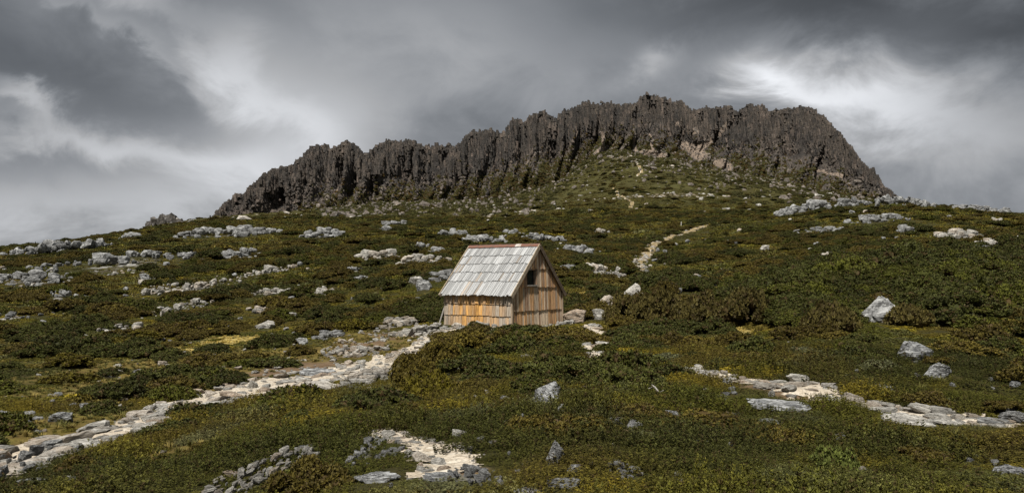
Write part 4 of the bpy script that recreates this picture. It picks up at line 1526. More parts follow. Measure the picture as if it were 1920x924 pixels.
    for ri, (z0, z1) in enumerate(grow):
        x = 0.03
        while x < HW - 0.04:
            w = min(rr.uniform(0.09, 0.20), HW - 0.03 - x)
            gap = rr.uniform(0.010, 0.028)
            cuts = [WX0, WX1, HW / 2]
            for c_ in cuts:
                if x < c_ - 0.02 and x + w > c_ + 0.0 and (ri == 2 or c_ == HW / 2):
                    w = c_ - x
            x1 = x + w - gap
            za, zb_ = min(z1, roof_z(x)), min(z1, roof_z(x1))
            lo = z0 + rr.normal(0, 0.012)
            d = rr.uniform(0, 0.018)
            spans = [(lo, za, zb_)]
            if ri == 2 and x >= WX0 - 0.02 and x1 <= WX1 + 0.02:
                spans = [(lo, WZ0 - .04, WZ0 - .04), (WZ1 + .04, za, zb_)]
            for (l_, ta, tb) in spans:
                if min(ta, tb) - l_ < 0.03 and max(ta, tb) - l_ < 0.08:
                    continue
                ta = max(ta, l_ + 0.01); tb = max(tb, l_ + 0.01)
                ob, ot = -0.058 - d, -0.020 - d
                a = [(x, ob, l_), (x1, ob, l_ + rr.normal(0, .01)), (x1, .045, l_), (x, .045, l_)]
                t = [(x, ot, ta), (x1, ot, tb), (x1, .045, tb), (x, .045, ta)]
                # wind the other way round (outward is -y)
                prism("plank", a[::1], t[::1], M_WOOD, wg, gtone())
            x += w
    # corner boards
    for (cx, cy) in ((-0.085, -0.085), (HW - 0.015, -0.095)):
        prism("corner_board", [(cx, cy, bot), (cx + .1, cy, bot), (cx + .1, cy + .1, bot), (cx, cy + .1, bot)],
              [(cx, cy, WH - .1), (cx + .1, cy, WH - .1), (cx + .1, cy + .1, WH - .1), (cx, cy + .1, WH - .1)], M_WOOD, wg, (0.40, 0.31, 0.22))
    # window
    win = obj("window", mesh_np("window", np.array([(WX0, 0.042, WZ0), (WX1, 0.042, WZ0), (WX1, 0.042, WZ1), (WX0, 0.042, WZ1),
                                                    (WX0, 0.049, WZ0), (WX1, 0.049, WZ0), (WX1, 0.049, WZ1), (WX0, 0.049, WZ1)]),
                                None, [(0, 1, 2, 3), (4, 7, 6, 5), (0, 4, 5, 1), (1, 5, 6, 2), (2, 6, 7, 3), (3, 7, 4, 0)], None, [M_PANE]), e)
    fr = [((WX0 - .05, WX1 + .05), (WZ0 - .07, WZ0), M_STICK, "sill", -.11), ((WX0 - .04, WX1 + .04), (WZ1, WZ1 + .05), M_INSIDE, "frame", -.075),
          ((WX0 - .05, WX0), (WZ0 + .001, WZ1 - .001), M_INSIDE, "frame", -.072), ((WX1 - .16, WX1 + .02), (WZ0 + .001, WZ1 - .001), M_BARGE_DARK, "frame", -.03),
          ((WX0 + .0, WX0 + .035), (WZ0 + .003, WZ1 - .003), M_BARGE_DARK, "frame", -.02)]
    for (xa, xb), (z0, z1), m_, nm, oy in fr:
        prism(nm, [(xa, oy, z0), (xb, oy, z0), (xb, .04, z0), (xa, .04, z0)], [(xa, oy, z1), (xb, oy, z1), (xb, .04, z1), (xa, .04, z1)], m_, win)

    # roof: decking under lapped shingles
    OVE, OVG = 0.34, 0.13       # eaves and gable overhang
    ln = math.hypot(HW / 2, RH - WH)
    ux, uz = (HW / 2) / ln, (RH - WH) / ln     # up-slope direction
    nx, nz = -uz, ux                           # outward normal of the left slope

    def rp(side, s, y, h):
        """point on a roof side: s metres down from the ridge, y along it, h off the deck"""
        x = HW / 2 - ux * s + nx * h
        z = RH - uz * s + nz * h
        if side: x = HW - x
        return (x, y, z)
    eave_s = ln + OVE
    for side in (0, 1):
        rf = obj("roof", None, e)
        a = [rp(side, 0.0, -OVG + .03, 0.0), rp(side, eave_s - .05, -OVG + .03, 0.0), rp(side, eave_s - .05, HL + OVG - .03, 0.0), rp(side, 0.0, HL + OVG - .03, 0.0)]
        t = [rp(side, 0.0, -OVG + .03, .03), rp(side, eave_s - .05, -OVG + .03, .03), rp(side, eave_s - .05, HL + OVG - .03, .03), rp(side, 0.0, HL + OVG - .03, .03)]
        if side == 0: a, t = a[::-1], t[::-1]
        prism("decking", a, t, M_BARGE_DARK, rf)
        bands = [0.10, 0.80, 1.42, 2.08, 2.76, eave_s]
        for bi in range(5):
            s0, s1 = bands[bi] - (0.12 if bi else 0.0), bands[bi + 1]
            y = -OVG
            while y < HL + OVG - 0.03:
                w = rr.uniform(0.085, 0.18) if side == 0 else rr.uniform(0.3, 0.5)
                w = min(w, HL + OVG - y)
                se = s1 + rr.normal(0, 0.03) + (rr.uniform(0, .05) if bi == 4 else 0)
                gap = rr.uniform(0.010, 0.03)
                lift = rr.uniform(0.0, 0.03)
                h0 = 0.034; h1 = 0.075 + lift; th = 0.022
                sk = rr.normal(0, 0.006)
                P = [rp(side, se, y + sk, h1 - th), rp(side, se + rr.normal(0, .012), y + w - gap + sk, h1 - th), rp(side, s0, y + w - gap, h0), rp(side, s0, y, h0)]
                Q = [rp(side, se, y + sk, h1 + rr.uniform(0, .01)), rp(side, se, y + w - gap + sk, h1 + rr.uniform(0, .01)), rp(side, s0, y + w - gap, h0 + .012), rp(side, s0, y, h0 + .012)]
                if side == 0: P, Q = P[::-1], Q[::-1]
                k = rr.uniform(0.55, 1.05)
                c = np.array([0.43, 0.44, 0.445]) * k
                if rr.uniform() < 0.05: c = np.array([0.40, 0.35, 0.30]) * k
                prism("shingle", P, Q, M_SHINGLE, rf, c)
                y += w
        # bargeboards at both gables
        for (y0, y1) in ((-OVG - .05, -OVG - .004), (HL + OVG + .004, HL + OVG + .05)):
            P = [rp(side, -0.02 if side == 0 else 0.02, y0, -.12), rp(side, eave_s + .02, y0, -.12), rp(side, eave_s + .02, y1, -.12), rp(side, -0.02 if side == 0 else 0.02, y1, -.12)]
            Q = [rp(side, -0.02 if side == 0 else 0.02, y0, .10), rp(side, eave_s + .02, y0, .10), rp(side, eave_s + .02, y1, .10), rp(side, -0.02 if side == 0 else 0.02, y1, .10)]
            if side == 0: P, Q = P[::-1], Q[::-1]
            prism("bargeboard", P, Q, M_BARGE if side == 0 else M_BARGE_DARK, rf)  # right slope gets the darker copy, its shade painted in
    # capping of bent iron sheets over the ridge, rusty but for one pale piece
    rc = obj("ridge_cap", None, e)
    ys = [-OVG - .03, 1.05, 1.40, 2.62, 3.6, HL + OVG]
    for k in range(5):
        y0, y1 = ys[k] + .0, ys[k + 1] + .03
        hh = 0.085 + 0.004 * (k % 2)
        dr = 0.14
        for side in (0, 1):
            P = [rp(side, dr, y0, hh), rp(side, dr, y1, hh), rp(side, -.07, y1, hh), rp(side, -.07, y0, hh)]
            Q = [rp(side, dr, y0, hh + .012), rp(side, dr, y1, hh + .012), rp(side, -.075, y1, hh + .012), rp(side, -.075, y0, hh + .012)]
            if side == 1: P, Q = P[::-1], Q[::-1]
            prism("sheet", P, Q, M_ZINC if k == 1 else M_RUST, rc)
    return e


HUT = hut()


def tube(p0, p1, r0, r1, n=7):
    p0 = np.array(p0, float); p1 = np.array(p1, float)
    d = p1 - p0; d /= np.linalg.norm(d)
    a = np.cross(d, [0.3, 0.9, 0.1]); a /= np.linalg.norm(a); b = np.cross(d, a)
    th = np.arange(n) * 2 * np.pi / n
    ring = np.cos(th)[:, None] * a + np.sin(th)[:, None] * b
    V = np.vstack([p0 + ring * r0, p1 + ring * r1, [p1 + d * r1 * 0.4]])
    k = np.arange(n); k2 = (k + 1) % n
    Q = np.stack([k, k2, n + k2, n + k], -1)
    T = np.stack([n + k, n + k2, np.full(n, 2 * n)], -1)
    return V, T, Q


def join_tubes(parts):
    Vs, Ts, Qs, o = [], [], [], 0
    for V, T, Q in parts:
        Vs.append(V); Ts.append(T + o); Qs.append(Q + o); o += len(V)
    return np.vstack(Vs), np.vstack(Ts), np.vstack(Qs)


def small_things():
    # leaning pole at the far end of the long wall
    a = hit([823], [612])[0]
    y = 45.6
    p0 = Vector(((824 - PX0) / F * y, y, (PY0 - 594) / F * y + CZ - 0.1)); p1 = Vector(((834.5 - PX0) / F * y, y + .1, (PY0 - 571) / F * y + CZ))
    p0.z = min(p0.z, float(ground_z(p0.x, p0.y)) + 0.0)
    V, T, Q = tube((0, 0, 0), tuple(p1 - p0), 0.05, 0.04)
    obj("leaning_pole", mesh_np("leaning_pole", V, T, Q, None, [M_STICK]), None, "grey wooden pole leaning on the far end of the orange wall", "pole", None, None, p0)
    # marker stakes
    for (px, py, hpx, lean, wpx, lab) in [
        (925, 648, 13, -0.5, 2.0, "white stake tilted over in the heath before the gable"),
        (958, 652, 10, 0.0, 1.5, "thin upright white stake in the heath before the gable"),
        (1277, 518, 9, 0.0, 1.5, "thin pale stake beside the yellow track above the bronze scrub"),
        (1359, 519, 10, 0.0, 1.7, "white marker stake on the slope beyond the bronze scrub"),
        (1277, 424, 8, 0.05, 1.4, "tiny marker stake at the top of the yellow track"),
        (1908, 456, 14, 0.0, 2.6, "grey marker post by the pale rocks at the picture's edge"),
        (1133, 545, 6, 0.0, 1.8, "little white stake on the straw coloured patch behind the hut")]:
        p = hit([px], [py])[0]
        sc = p[1] / F
        L = hpx * sc
        V, T, Q = tube((0, 0, -0.15), (math.sin(lean) * L, 0, math.cos(lean) * L), wpx * sc / 2, wpx * sc / 2 * 0.85, 6)
        obj("marker_stake", mesh_np("marker_stake", V, T, Q, None, [M_POST]), None, lab, "marker stake", "marker stakes along the track", None, p)
    # bleached dead branch in the heath
    p = hit([1229], [756])[0]
    sc = p[1] / F
    pt = lambda x, y, dz=0: ((x - 1229) * sc, dz, (756 - y) * sc)
    parts = [tube(pt(1240, 757), pt(1236, 742, .02), .022, .018), tube(pt(1236, 742, .02), pt(1228, 731, .05), .018, .014),
             tube(pt(1228, 731, .05), pt(1216, 734, .0), .013, .006), tube(pt(1228, 731, .05), pt(1224, 728, .1), .010, .005), tube(pt(1236, 742, .02), pt(1243, 736, -.06), .010, .004)]
    V, T, Q = join_tubes(parts)
    obj("dead_branch", mesh_np("dead_branch", V, T, Q, None, [M_STICK]), None, "bleached forked dead branch sticking out of the dark heath", "branch", None, None, p + np.array([0, 0, 0.05]))
    # driftwood-like log on the rubble beside the path
    p = hit([662], [668])[0]
    sc = p[1] / F
    V, T, Q = join_tubes([tube((-6 * sc, 0, 0.0), (9 * sc, .25, 13 * sc), .07, .05), tube((-2 * sc, 0.1, 0.02), (13 * sc, .3, 9 * sc), .05, .03)])
    obj("bleached_log", mesh_np("bleached_log", V, T, Q, None, [M_STICK]), None, "bleached broken log lying on the white stones above the path", "log", None, None, p)


small_things()


# ------------------------------------------------------------------ vegetation
def rosettes(pos, nrm, size, r, leaves=5, spread=0.7, wid=0.25, up=0.65):
    """tufts of small leaves; pos, nrm (N,3), size (N,)"""
    N = len(pos)
    a = np.cross(nrm, np.array([0.31, 0.77, 0.55])); a /= np.linalg.norm(a, axis=1)[:, None] + 1e-9
    b = np.cross(nrm, a)
    ph = r.uniform(0, 2 * np.pi, N)[:, None] + np.arange(leaves) * (2 * np.pi / leaves) + r.uniform(-.3, .3, (N, leaves))
    rad = np.cos(ph)[..., None] * a[:, None] + np.sin(ph)[..., None] * b[:, None]
    tan = -np.sin(ph)[..., None] * a[:, None] + np.cos(ph)[..., None] * b[:, None]
    L = size[:, None, None] * r.uniform(0.7, 1.2, (N, leaves, 1))
    upv = r.uniform(up * 0.6, up * 1.5, (N, leaves, 1))
    d = rad * spread + nrm[:, None] * upv
    p0 = pos[:, None] - nrm[:, None] * L * 0.35 + rad * L * 0.05
    mid = p0 + d * L * 0.6
    tip = p0 + d * L * 1.15 - nrm[:, None] * L * 0.06
    V = np.stack([p0, mid + tan * L * wid, tip, mid - tan * L * wid], 2).reshape(-1, 3)
    Q = np.arange(N * leaves * 4).reshape(-1, 4)
    tone = np.repeat(r.uniform(0, 1, N), leaves * 4)
    return V, Q, tone


def bush(name, seed, mat, lobes, per, size, flat=0.6, lob_r=(0.22, 0.36), leaves=5, droop=0.0, extra_up=0.0, core=True):
    """a cushion about 1 m in radius, height `flat`; made of leafy lobes"""
    r = np.random.default_rng(seed)
    P, Nn, Sz = [], [], []
    cores = []
    for k in range(lobes):
        rad = math.sqrt((k + 0.5) / lobes) * 0.82
        th = k * 2.39996 + r.uniform(-.4, .4)
        c = np.array([math.cos(th) * rad, math.sin(th) * rad, flat * (1 - rad ** 2 * 0.85) * r.uniform(0.62, 1.08) - 0.10])
        lr = r.uniform(*lob_r)
        n = r.normal(size=(per, 3)); n /= np.linalg.norm(n, axis=1)[:, None]
        n[:, 2] = np.abs(n[:, 2]) * 1.0 - 0.35 * (r.uniform(size=per) < 0.35)
        n /= np.linalg.norm(n, axis=1)[:, None]
        pp = c + n * lr * r.uniform(0.75, 1.08, (per, 1)) * np.array([1.05, 1.05, 0.8])
        nn = n * 0.7 + np.array([0, 0, 0.55 + extra_up]) + r.normal(0, 0.25, (per, 3))
        nn /= np.linalg.norm(nn, axis=1)[:, None]
        P.append(pp); Nn.append(nn); Sz.append(size * r.uniform(0.7, 1.3, per))
        cores.append((c, lr * 0.72))
    V, Q, tone = rosettes(np.vstack(P), np.vstack(Nn), np.concatenate(Sz), r, leaves)
    T = None
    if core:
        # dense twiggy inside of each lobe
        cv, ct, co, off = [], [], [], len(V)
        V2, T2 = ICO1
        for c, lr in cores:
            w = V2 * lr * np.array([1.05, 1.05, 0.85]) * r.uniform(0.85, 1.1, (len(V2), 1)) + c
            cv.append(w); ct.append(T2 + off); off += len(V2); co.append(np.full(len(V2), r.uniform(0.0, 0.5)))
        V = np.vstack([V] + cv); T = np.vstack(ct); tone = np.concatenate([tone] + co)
    return mesh_np(name, V, T, Q, {'tone': tone}, [mat], False)


ICO1 = ico(1)


def heads(name, seed, mat, stems=105):
    """upright heath: many short stems, each closed by a rosette"""
    r = np.random.default_rng(seed)
    rad = np.sqrt(r.uniform(0, 1, stems)) * 0.95; th = r.uniform(0, 2 * np.pi, stems)
    b = np.stack([np.cos(th) * rad, np.sin(th) * rad, np.zeros(stems)], -1)
    H = r.uniform(0.45, 1.05, stems) * (1.1 - 0.4 * rad ** 2)
    lean = b * 0.18 + r.normal(0, 0.07, (stems, 3)); lean[:, 2] = 0
    P, Nn, Sz = [], [], []
    for t, sz in ((0.62, .068), (0.82, .072), (0.95, .066), (1.0, .05)):
        P.append(b + lean * t + np.array([0, 0, 1.0]) * (H * t)[:, None])
        n = lean * 0.5 + np.array([0, 0, 1.0]) + r.normal(0, .12, (stems, 3))
        Nn.append(n / np.linalg.norm(n, axis=1)[:, None]); Sz.append(np.full(stems, sz) * r.uniform(.8, 1.2, stems))
    V, Q, _ = rosettes(np.vstack(P), np.vstack(Nn), np.concatenate(Sz), r, 6, 0.8, 0.24, 0.6)
    tone = np.repeat(np.tile(r.uniform(0, 1, stems), 4), 24)
    return mesh_np(name, V, None, Q, {'tone': tone}, [mat], False)


def tuft(name, seed, mat, blades=46, h=1.0):
    r = np.random.default_rng(seed)
    n = blades
    th = r.uniform(0, 2 * np.pi, n); rad = r.uniform(0, 0.35, n)
    p = np.stack([np.cos(th) * rad, np.sin(th) * rad, np.zeros(n)], -1)
    ln = np.stack([np.cos(th), np.sin(th), np.zeros(n)], -1) * r.uniform(0.15, 0.75, (n, 1))
    t = np.stack([-np.sin(th), np.cos(th), np.zeros(n)], -1)
    H = h * r.uniform(0.5, 1.0, (n, 1))
    up = np.array([0, 0, 1.0])
    w = 0.03
    m1 = p + ln * 0.35 + up * H * 0.6; m2 = p + ln + up * H * 0.95
    V = np.stack([p - t * w, p + t * w, m1 + t * w * .8, m1 - t * w * .8, m2], 1).reshape(-1, 3)
    b = np.arange(n)[:, None] * 5
    Q = b + np.array([[0, 1, 2, 3]]); T = b + np.array([[3, 2, 4]])
    return mesh_np(name, V, T, Q, {'tone': np.repeat(r.uniform(0.2, 1, n), 5)}, [mat], False)


HEATH = [bush("heath_clump", 500 + i, M_LEAF, 15, 60, 0.090, 0.5, (0.17, 0.29), 6) for i in range(5)]
HEATH_FINE = [bush("heath_sprigs", 520 + i, M_LEAF, 18, 80, 0.075, 0.62, (0.16, 0.27), 6, extra_up=0.7) for i in range(4)]
HEATH_HEADS = [heads("heath_heads", 580 + i, M_LEAF) for i in range(4)]
HEATH_FAR = [bush("far_clump", 540 + i, M_LEAF, 8, 22, 0.19, 0.5, (0.26, 0.40), 4) for i in range(4)]
TUFTS = [tuft("grass_tuft", 560 + i, M_LEAF) for i in range(3)]
PEBBLES = [rock_mesh("pebble", 600 + i, M_PALE, ico(1), 10, 1, 0.05) for i in range(5)]


def scatter_object(name, protos, P, rot, scl, tint, parent=None, label=None):
    """an uncounted ground cover: points carry the place, turn, size and colour of each clump"""
    n = len(P)
    me = bpy.data.meshes.new(name)
    me.vertices.add(n)
    me.vertices.foreach_set('co', np.asarray(P, np.float32).ravel())
    for k, v in (('rot', rot), ('scl', scl), ('tint', tint)):
        a = me.attributes.new(k, 'FLOAT_VECTOR', 'POINT'); a.data.foreach_set('vector', np.asarray(v, np.float32).ravel())
    a = me.attributes.new('variant', 'INT', 'POINT'); a.data.foreach_set('value', rng.integers(0, len(protos), n).astype(np.int32))
    o = obj(name, me, parent, label, kind='stuff')
    pc = bpy.data.collections.new(name + "_kinds")
    for i, pm in enumerate(protos):
        pc.objects.link(bpy.data.objects.new("%s_kind_%d" % (name, i), pm))
    ng = bpy.data.node_groups.new(name + "_spread", 'GeometryNodeTree')
    ng.interface.new_socket("Geometry", in_out='INPUT', socket_type='NodeSocketGeometry')
    ng.interface.new_socket("Geometry", in_out='OUTPUT', socket_type='NodeSocketGeometry')
    N = ng.nodes; L = ng.links
    gi = N.new('NodeGroupInput'); go = N.new('NodeGroupOutput')
    iop = N.new('GeometryNodeInstanceOnPoints')
    ci = N.new('GeometryNodeCollectionInfo')
    ci.inputs['Collection'].default_value = pc
    ci.inputs['Separate Children'].default_value = True
    ci.inputs['Reset Children'].default_value = True
    iop.inputs['Pick Instance'].default_value = True

    def na(nm, typ):
        a_ = N.new('GeometryNodeInputNamedAttribute'); a_.data_type = typ
        a_.inputs['Name'].default_value = nm
        return [s for s in a_.outputs if s.name == 'Attribute' and s.enabled][0]
    L.new(gi.outputs[0], iop.inputs['Points'])
    L.new(ci.outputs[0], iop.inputs['Instance'])
    L.new(na('variant', 'INT'), iop.inputs['Instance Index'])
    e2r = N.new('FunctionNodeEulerToRotation')
    L.new(na('rot', 'FLOAT_VECTOR'), e2r.inputs[0])
    L.new(e2r.outputs[0], iop.inputs['Rotation'])
    L.new(na('scl', 'FLOAT_VECTOR'), iop.inputs['Scale'])
    L.new(iop.outputs[0], go.inputs[0])
    md = o.modifiers.new("spread", 'NODES'); md.node_group = ng
    return o


def sample_ground(r0, r1, n, phimax=36.5):
    ph = np.radians(rng.uniform(-phimax, phimax, n))
    r = np.sqrt(rng.uniform(r0 * r0, r1 * r1, n))
    return r * np.sin(ph), r * np.cos(ph)


OLIVE = np.array([0.110, 0.092, 0.010]); BROWN = np.array([0.088, 0.069, 0.012]); GREEN = np.array([0.060, 0.063, 0.008]); YELLOW = np.array([0.195, 0.152, 0.015]); DARK = np.array([0.038, 0.041, 0.008]); SAGE = np.array([0.12, 0.125, 0.06])


def veg_tint(x, y):
    n1 = fbm(x / 4.5, y / 4.5, 201, 3); n2 = fbm(x / 1.4, y / 1.4, 205, 2); n3 = fbm(x / 13.0, y / 13.0, 209, 2)
    light_pool = np.exp(-(((x - 0.5) / 13.0) ** 2 + ((y - 36) / 14.0) ** 2))      # yellower heath by the hut: a pool of light put into its tint
    w = np.stack([np.full(x.shape, 0.30), np.exp(9 * (n1 - 0.12)), np.exp(9 * (-n1 - 0.16)), np.exp(8 * (n2 - 0.34 + 0.16 * light_pool)), np.exp(10 * (n3 - 0.10 - 0.25 * light_pool)), np.exp(9 * (-n2 - 0.42))], -1)
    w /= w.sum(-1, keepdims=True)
    c = w @ np.stack([OLIVE, BROWN, GREEN, YELLOW, DARK, SAGE])
    return c * rng.uniform(0.75, 1.25, (len(x), 1))


def slope_tilt(x, y):
    e = 0.4
    gx = (ground_z(x + e, y) - ground_z(x - e, y)) / (2 * e); gy = (ground_z(x, y + e) - ground_z(x, y - e)) / (2 * e)
    return gx, gy


def allowed(x, y, M, hard=True):
    ok = (M['gravel'] < 0.42) & (rng.uniform(size=x.shape) > 0.95 * M['scree'] * 1.1)
    ok &= rng.uniform(size=x.shape) > M['moss'] * 0.86
    ok &= rng.uniform(size=x.shape) > M['straw'] * 0.93
    ok &= rng.uniform(size=x.shape) > M['soil'] * 0.93
    lx = (x - HUT_C[0]) * HX[0] + (y - HUT_C[1]) * HX[1]; ly = (x - HUT_C[0]) * HY[0] + (y - HUT_C[1]) * HY[1]
    ok &= ~((lx > -0.75) & (lx < HW + 0.6) & (ly > -0.35) & (ly < HL + 0.6))
    for (c, A) in PUW:
        q = np.linalg.inv(A) @ np.stack([x - c[0], y - c[1]])
        ok &= np.hypot(q[0], q[1]) > 1.35
    return ok


# keep the boulders from being buried under the heath: no clumps on or just before them
BSZ = np.array([[b[2], b[3], b[5]] for b in BOULDERS] + [[s_ / p_[1] * F * 1.2, s_ / p_[1] * F, 1] for p_, s_ in LOOSE], float)
BW = np.vstack([BW] + [p_[None] for p_, s_ in LOOSE])


def clear_of_boulders(x, y, size):
    ok = np.ones(x.shape, bool)
    for p, s in zip(BW, BSZ):
        a = s[0] * p[1] / F
        dx = np.abs(x - p[0]); dy = y - p[1]
        ok &= ~((dx < a * 0.85 + size * 0.3) & (dy > -(a * 0.55 + size * 1.3)) & (dy < a * 1.3))
    return ok


def before_boulders(x, y, size):
    low = np.zeros(x.shape)
    for p, s in zip(BW, BSZ):
        a = s[0] * p[1] / F
        dx = np.abs(x - p[0]); dy = y - p[1]
        low = np.maximum(low, (dx < a * 0.95) & (dy > -(a + size * 7)) & (dy < a))
    return low


def cover():
    P, R_, S_, T_ = [], [], [], []
    specs = [  # r0, r1, number, size, protos
        ("heath", HEATH_HEADS + HEATH_FINE[:2], [(4.2, 9, 2900, 0.18), (9, 16, 6800, 0.22), (16, 24, 4200, 0.26)]),
        ("heath", HEATH, [(15, 24, 4000, 0.30), (24, 40, 9500, 0.40), (40, 70, 15000, 0.55)]),
        ("heath", HEATH_FAR, [(70, 130, 19000, 0.8), (130, 260, 26000, 1.15), (260, 520, 26000, 1.7), (520, 1000, 26000, 2.4)]),
    ]
    for nm, protos, rings in specs:
        P, R_, S_, T_ = [], [], [], []
        for (r0, r1, n, size) in rings:
            x, y = sample_ground(r0, r1, n)
            M = masks(x, y)
            ok = allowed(x, y, M) & clear_of_boulders(x, y, size)
            # low growth where rock or path lies close behind
            low = np.zeros(x.shape)
            for dd in (1.5, 3.5, 7.0, 11.0):
                for e_ in OW:
                    low = np.maximum(low, ell_mask(e_, x, y + dd * size, 0.5, 60, 1.0) > 0.3)
                for kk in range(len(PW)):
                    low = np.maximum(low, path_mask(kk, x, y + dd * size * 0.8) > 0.45)
            low = np.maximum(low, before_boulders(x, y, size))
            low = low[ok]
            # patchy height: taller thickets and thin places
            hgt = np.clip(1.0 + 1.1 * fbm(x / 3.2, y / 3.2, 221, 2), 0.45, 1.7)
            x, y, hgt = x[ok], y[ok], hgt[ok]
            mo = M['moss'][ok]
            z = ground_z(x, y)
            gx, gy = slope_tilt(x, y)
            s = size * rng.lognormal(0, 0.28, len(x)) * (1 - 0.45 * mo)
            up = M['upland'][ok]
            zs = s * hgt * rng.uniform(0.75, 1.2, len(x)) * (1 - 0.45 * mo) * (1 - 0.35 * up) * (0.95 if size < 0.35 else 0.75) * (1 - 0.6 * low)
            s = s * (1 - 0.3 * low)
            P.append(np.stack([x, y, z - 0.42 * zs], -1))
            R_.append(np.stack([np.arctan(gy) * 0.6, -np.arctan(gx) * 0.6, np.zeros(len(x))], -1))
            # spin about z is folded in by the variant choice and unequal scales
            fl = rng.choice([-1, 1], (len(x), 2))
            S_.append(np.stack([s * fl[:, 0] * rng.uniform(.85, 1.2, len(x)), s * fl[:, 1] * rng.uniform(.85, 1.2, len(x)), zs], -1))
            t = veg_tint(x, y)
            upl = np.array([0.098, 0.088, 0.028])
            t = t * (1 - 0.7 * up[:, None]) + 0.7 * up[:, None] * upl * rng.uniform(.7, 1.2, (len(x), 1))
            T_.append(t)
        scatter_object(nm, protos, np.vstack(P), np.vstack(R_), np.vstack(S_), np.vstack(T_), label="low alpine heath covering the hillside")
    # grass in the bog and on the straw patches
    x, y = sample_ground(8, 62, 26000)
    M = masks(x, y)
    w = np.maximum(M['moss'], M['straw']) * (1 - M['soil'] * 0.7)
    ok = (rng.uniform(size=x.shape) < 0.9 * w + 0.05) & (M['gravel'] < 0.4)
    for (c, A) in PUW:
        q = np.linalg.inv(A) @ np.stack([x - c[0], y - c[1]])
        ok &= np.hypot(q[0], q[1]) > 1.25
    lx = (x - HUT_C[0]) * HX[0] + (y - HUT_C[1]) * HX[1]; ly = (x - HUT_C[0]) * HY[0] + (y - HUT_C[1]) * HY[1]
    ok &= ~((lx > -0.4) & (lx < HW + 0.4) & (ly > -0.4) & (ly < HL + 0.4))
    x, y = x[ok], y[ok]
    st = M['straw'][ok]
    s = rng.uniform(0.06, 0.15, len(x))
    t = np.where((rng.uniform(size=len(x)) < 0.35 + 0.6 * st)[:, None], np.array([0.20, 0.155, 0.045]) * (1 + st[:, None]), np.array([0.09, 0.085, 0.022])) * rng.uniform(.7, 1.25, (len(x), 1))
    scatter_object("bog_grass", TUFTS, np.stack([x, y, ground_z(x, y)], -1), np.stack([rng.normal(0, .15, len(x)), rng.normal(0, .15, len(x)), rng.uniform(0, 6.28, len(x))], -1),
                   np.stack([s * 1.4, s * 1.4, s], -1), t, label="short yellow green bog grass")
    # loose pebbles
    x, y = sample_ground(7, 110, 60000)
    M = masks(x, y)
    pr = 0.62 * np.clip(M['gravel'] * 1.3, 0, 1) + 0.55 * M['soil'] + 0.5 * M['scree'] + 0.10 * M['moss'] + 0.004
    ok = rng.uniform(size=x.shape) < pr
    x, y = x[ok], y[ok]
    s = np.exp(rng.normal(math.log(0.045), 0.5, len(x))) * np.clip(np.hypot(x, y) / 24, 0.6, 3)
    xs = sample_ground(260, 900, 26000, 30)
    Mx = masks(*xs)
    okx = rng.uniform(size=26000) < np.clip(0.9 * Mx['pinkscree'] + 0.55 * np.clip(fbm(xs[0] / 60, xs[1] / 40, 251, 3) - 0.22, 0, 1) + 0.012, 0, 1)
    xf, yf = xs[0][okx], xs[1][okx]
    x = np.concatenate([x, xf]); y = np.concatenate([y, yf]); s = np.concatenate([s, np.exp(rng.normal(math.log(0.7), 0.45, len(xf)))])
    scatter_object("loose_pebbles", PEBBLES, np.stack([x, y, ground_z(x, y) + 0.2 * s], -1), rng.uniform(0, 6.28, (len(x), 3)) * np.array([.06, .06, 1]),
                   np.stack([s * 1.3, s, s * .6], -1), np.ones((len(x), 3)), label="loose pale stones strewn over gravel and soil")


cover()

def heath_mounds():
    """taller bushes mixed through the heath, in thickets"""
    P, R_, S_, T_ = [], [], [], []
    for (r0, r1, n, a0, a1) in [(6, 14, 330, .22, .48), (14, 28, 1300, .34, .80), (28, 60, 3800, .45, 1.1), (60, 140, 8500, .7, 1.5), (140, 320, 9000, 1.1, 2.2), (320, 900, 7000, 1.6, 3.4)]:
        x, y = sample_ground(r0, r1, n)
        M = masks(x, y)
        size = (a0 + a1) / 2
        ok = allowed(x, y, M) & (before_boulders(x, y, size * 1.3) < 0.5) & (M['scree'] < 0.15) & (M['straw'] < 0.3)
        for dd in (1.2, 3.0, 5.0):
            for e_ in OW:
                ok &= ell_mask(e_, x, y + dd * size, 0.5, 60, 1.0) < 0.3
            for kk in range(len(PW)):
                ok &= path_mask(kk, x, y + dd * size) < 0.4
        cl = fbm(x / (5 + 0.05 * r1), y / (5 + 0.05 * r1), 231, 3)
        ok &= rng.uniform(size=n) < np.clip(0.22 + 1.9 * cl, 0.04, 0.95)
        d = np.hypot(x - HUT_MID[0], y - HUT_MID[1])
        ok &= d > 4.6
        x, y, cl = x[ok], y[ok], cl[ok]
        n = len(x)
        s = rng.uniform(a0, a1, n)
        kind = fbm(x / 7.0, y / 7.0, 237, 2) + rng.normal(0, 0.12, n)
        t = np.where((kind > 0.02)[:, None], BROWN * 0.8, np.where((kind < -0.06)[:, None], DARK * 1.05, GREEN * 0.85)) * rng.uniform(0.75, 1.25, (n, 1))
        P.append(np.stack([x, y, ground_z(x, y) - 0.06 * s], -1)); R_.append(np.stack([rng.normal(0, .08, n), rng.normal(0, .08, n), rng.uniform(0, 6.28, n)], -1))
        far_ = 0.75 if r0 >= 140 else 1.0
        S_.append(np.stack([s * rng.uniform(.9, 1.4, n), s * rng.uniform(.9, 1.2, n), s * rng.uniform(.65, 1.25, n) * far_], -1)); T_.append(t)
    scatter_object("heath_bushes", MOUNDS, np.vstack(P), np.vstack(R_), np.vstack(S_), np.vstack(T_), label="taller bronze and dark green bushes scattered through the heath")


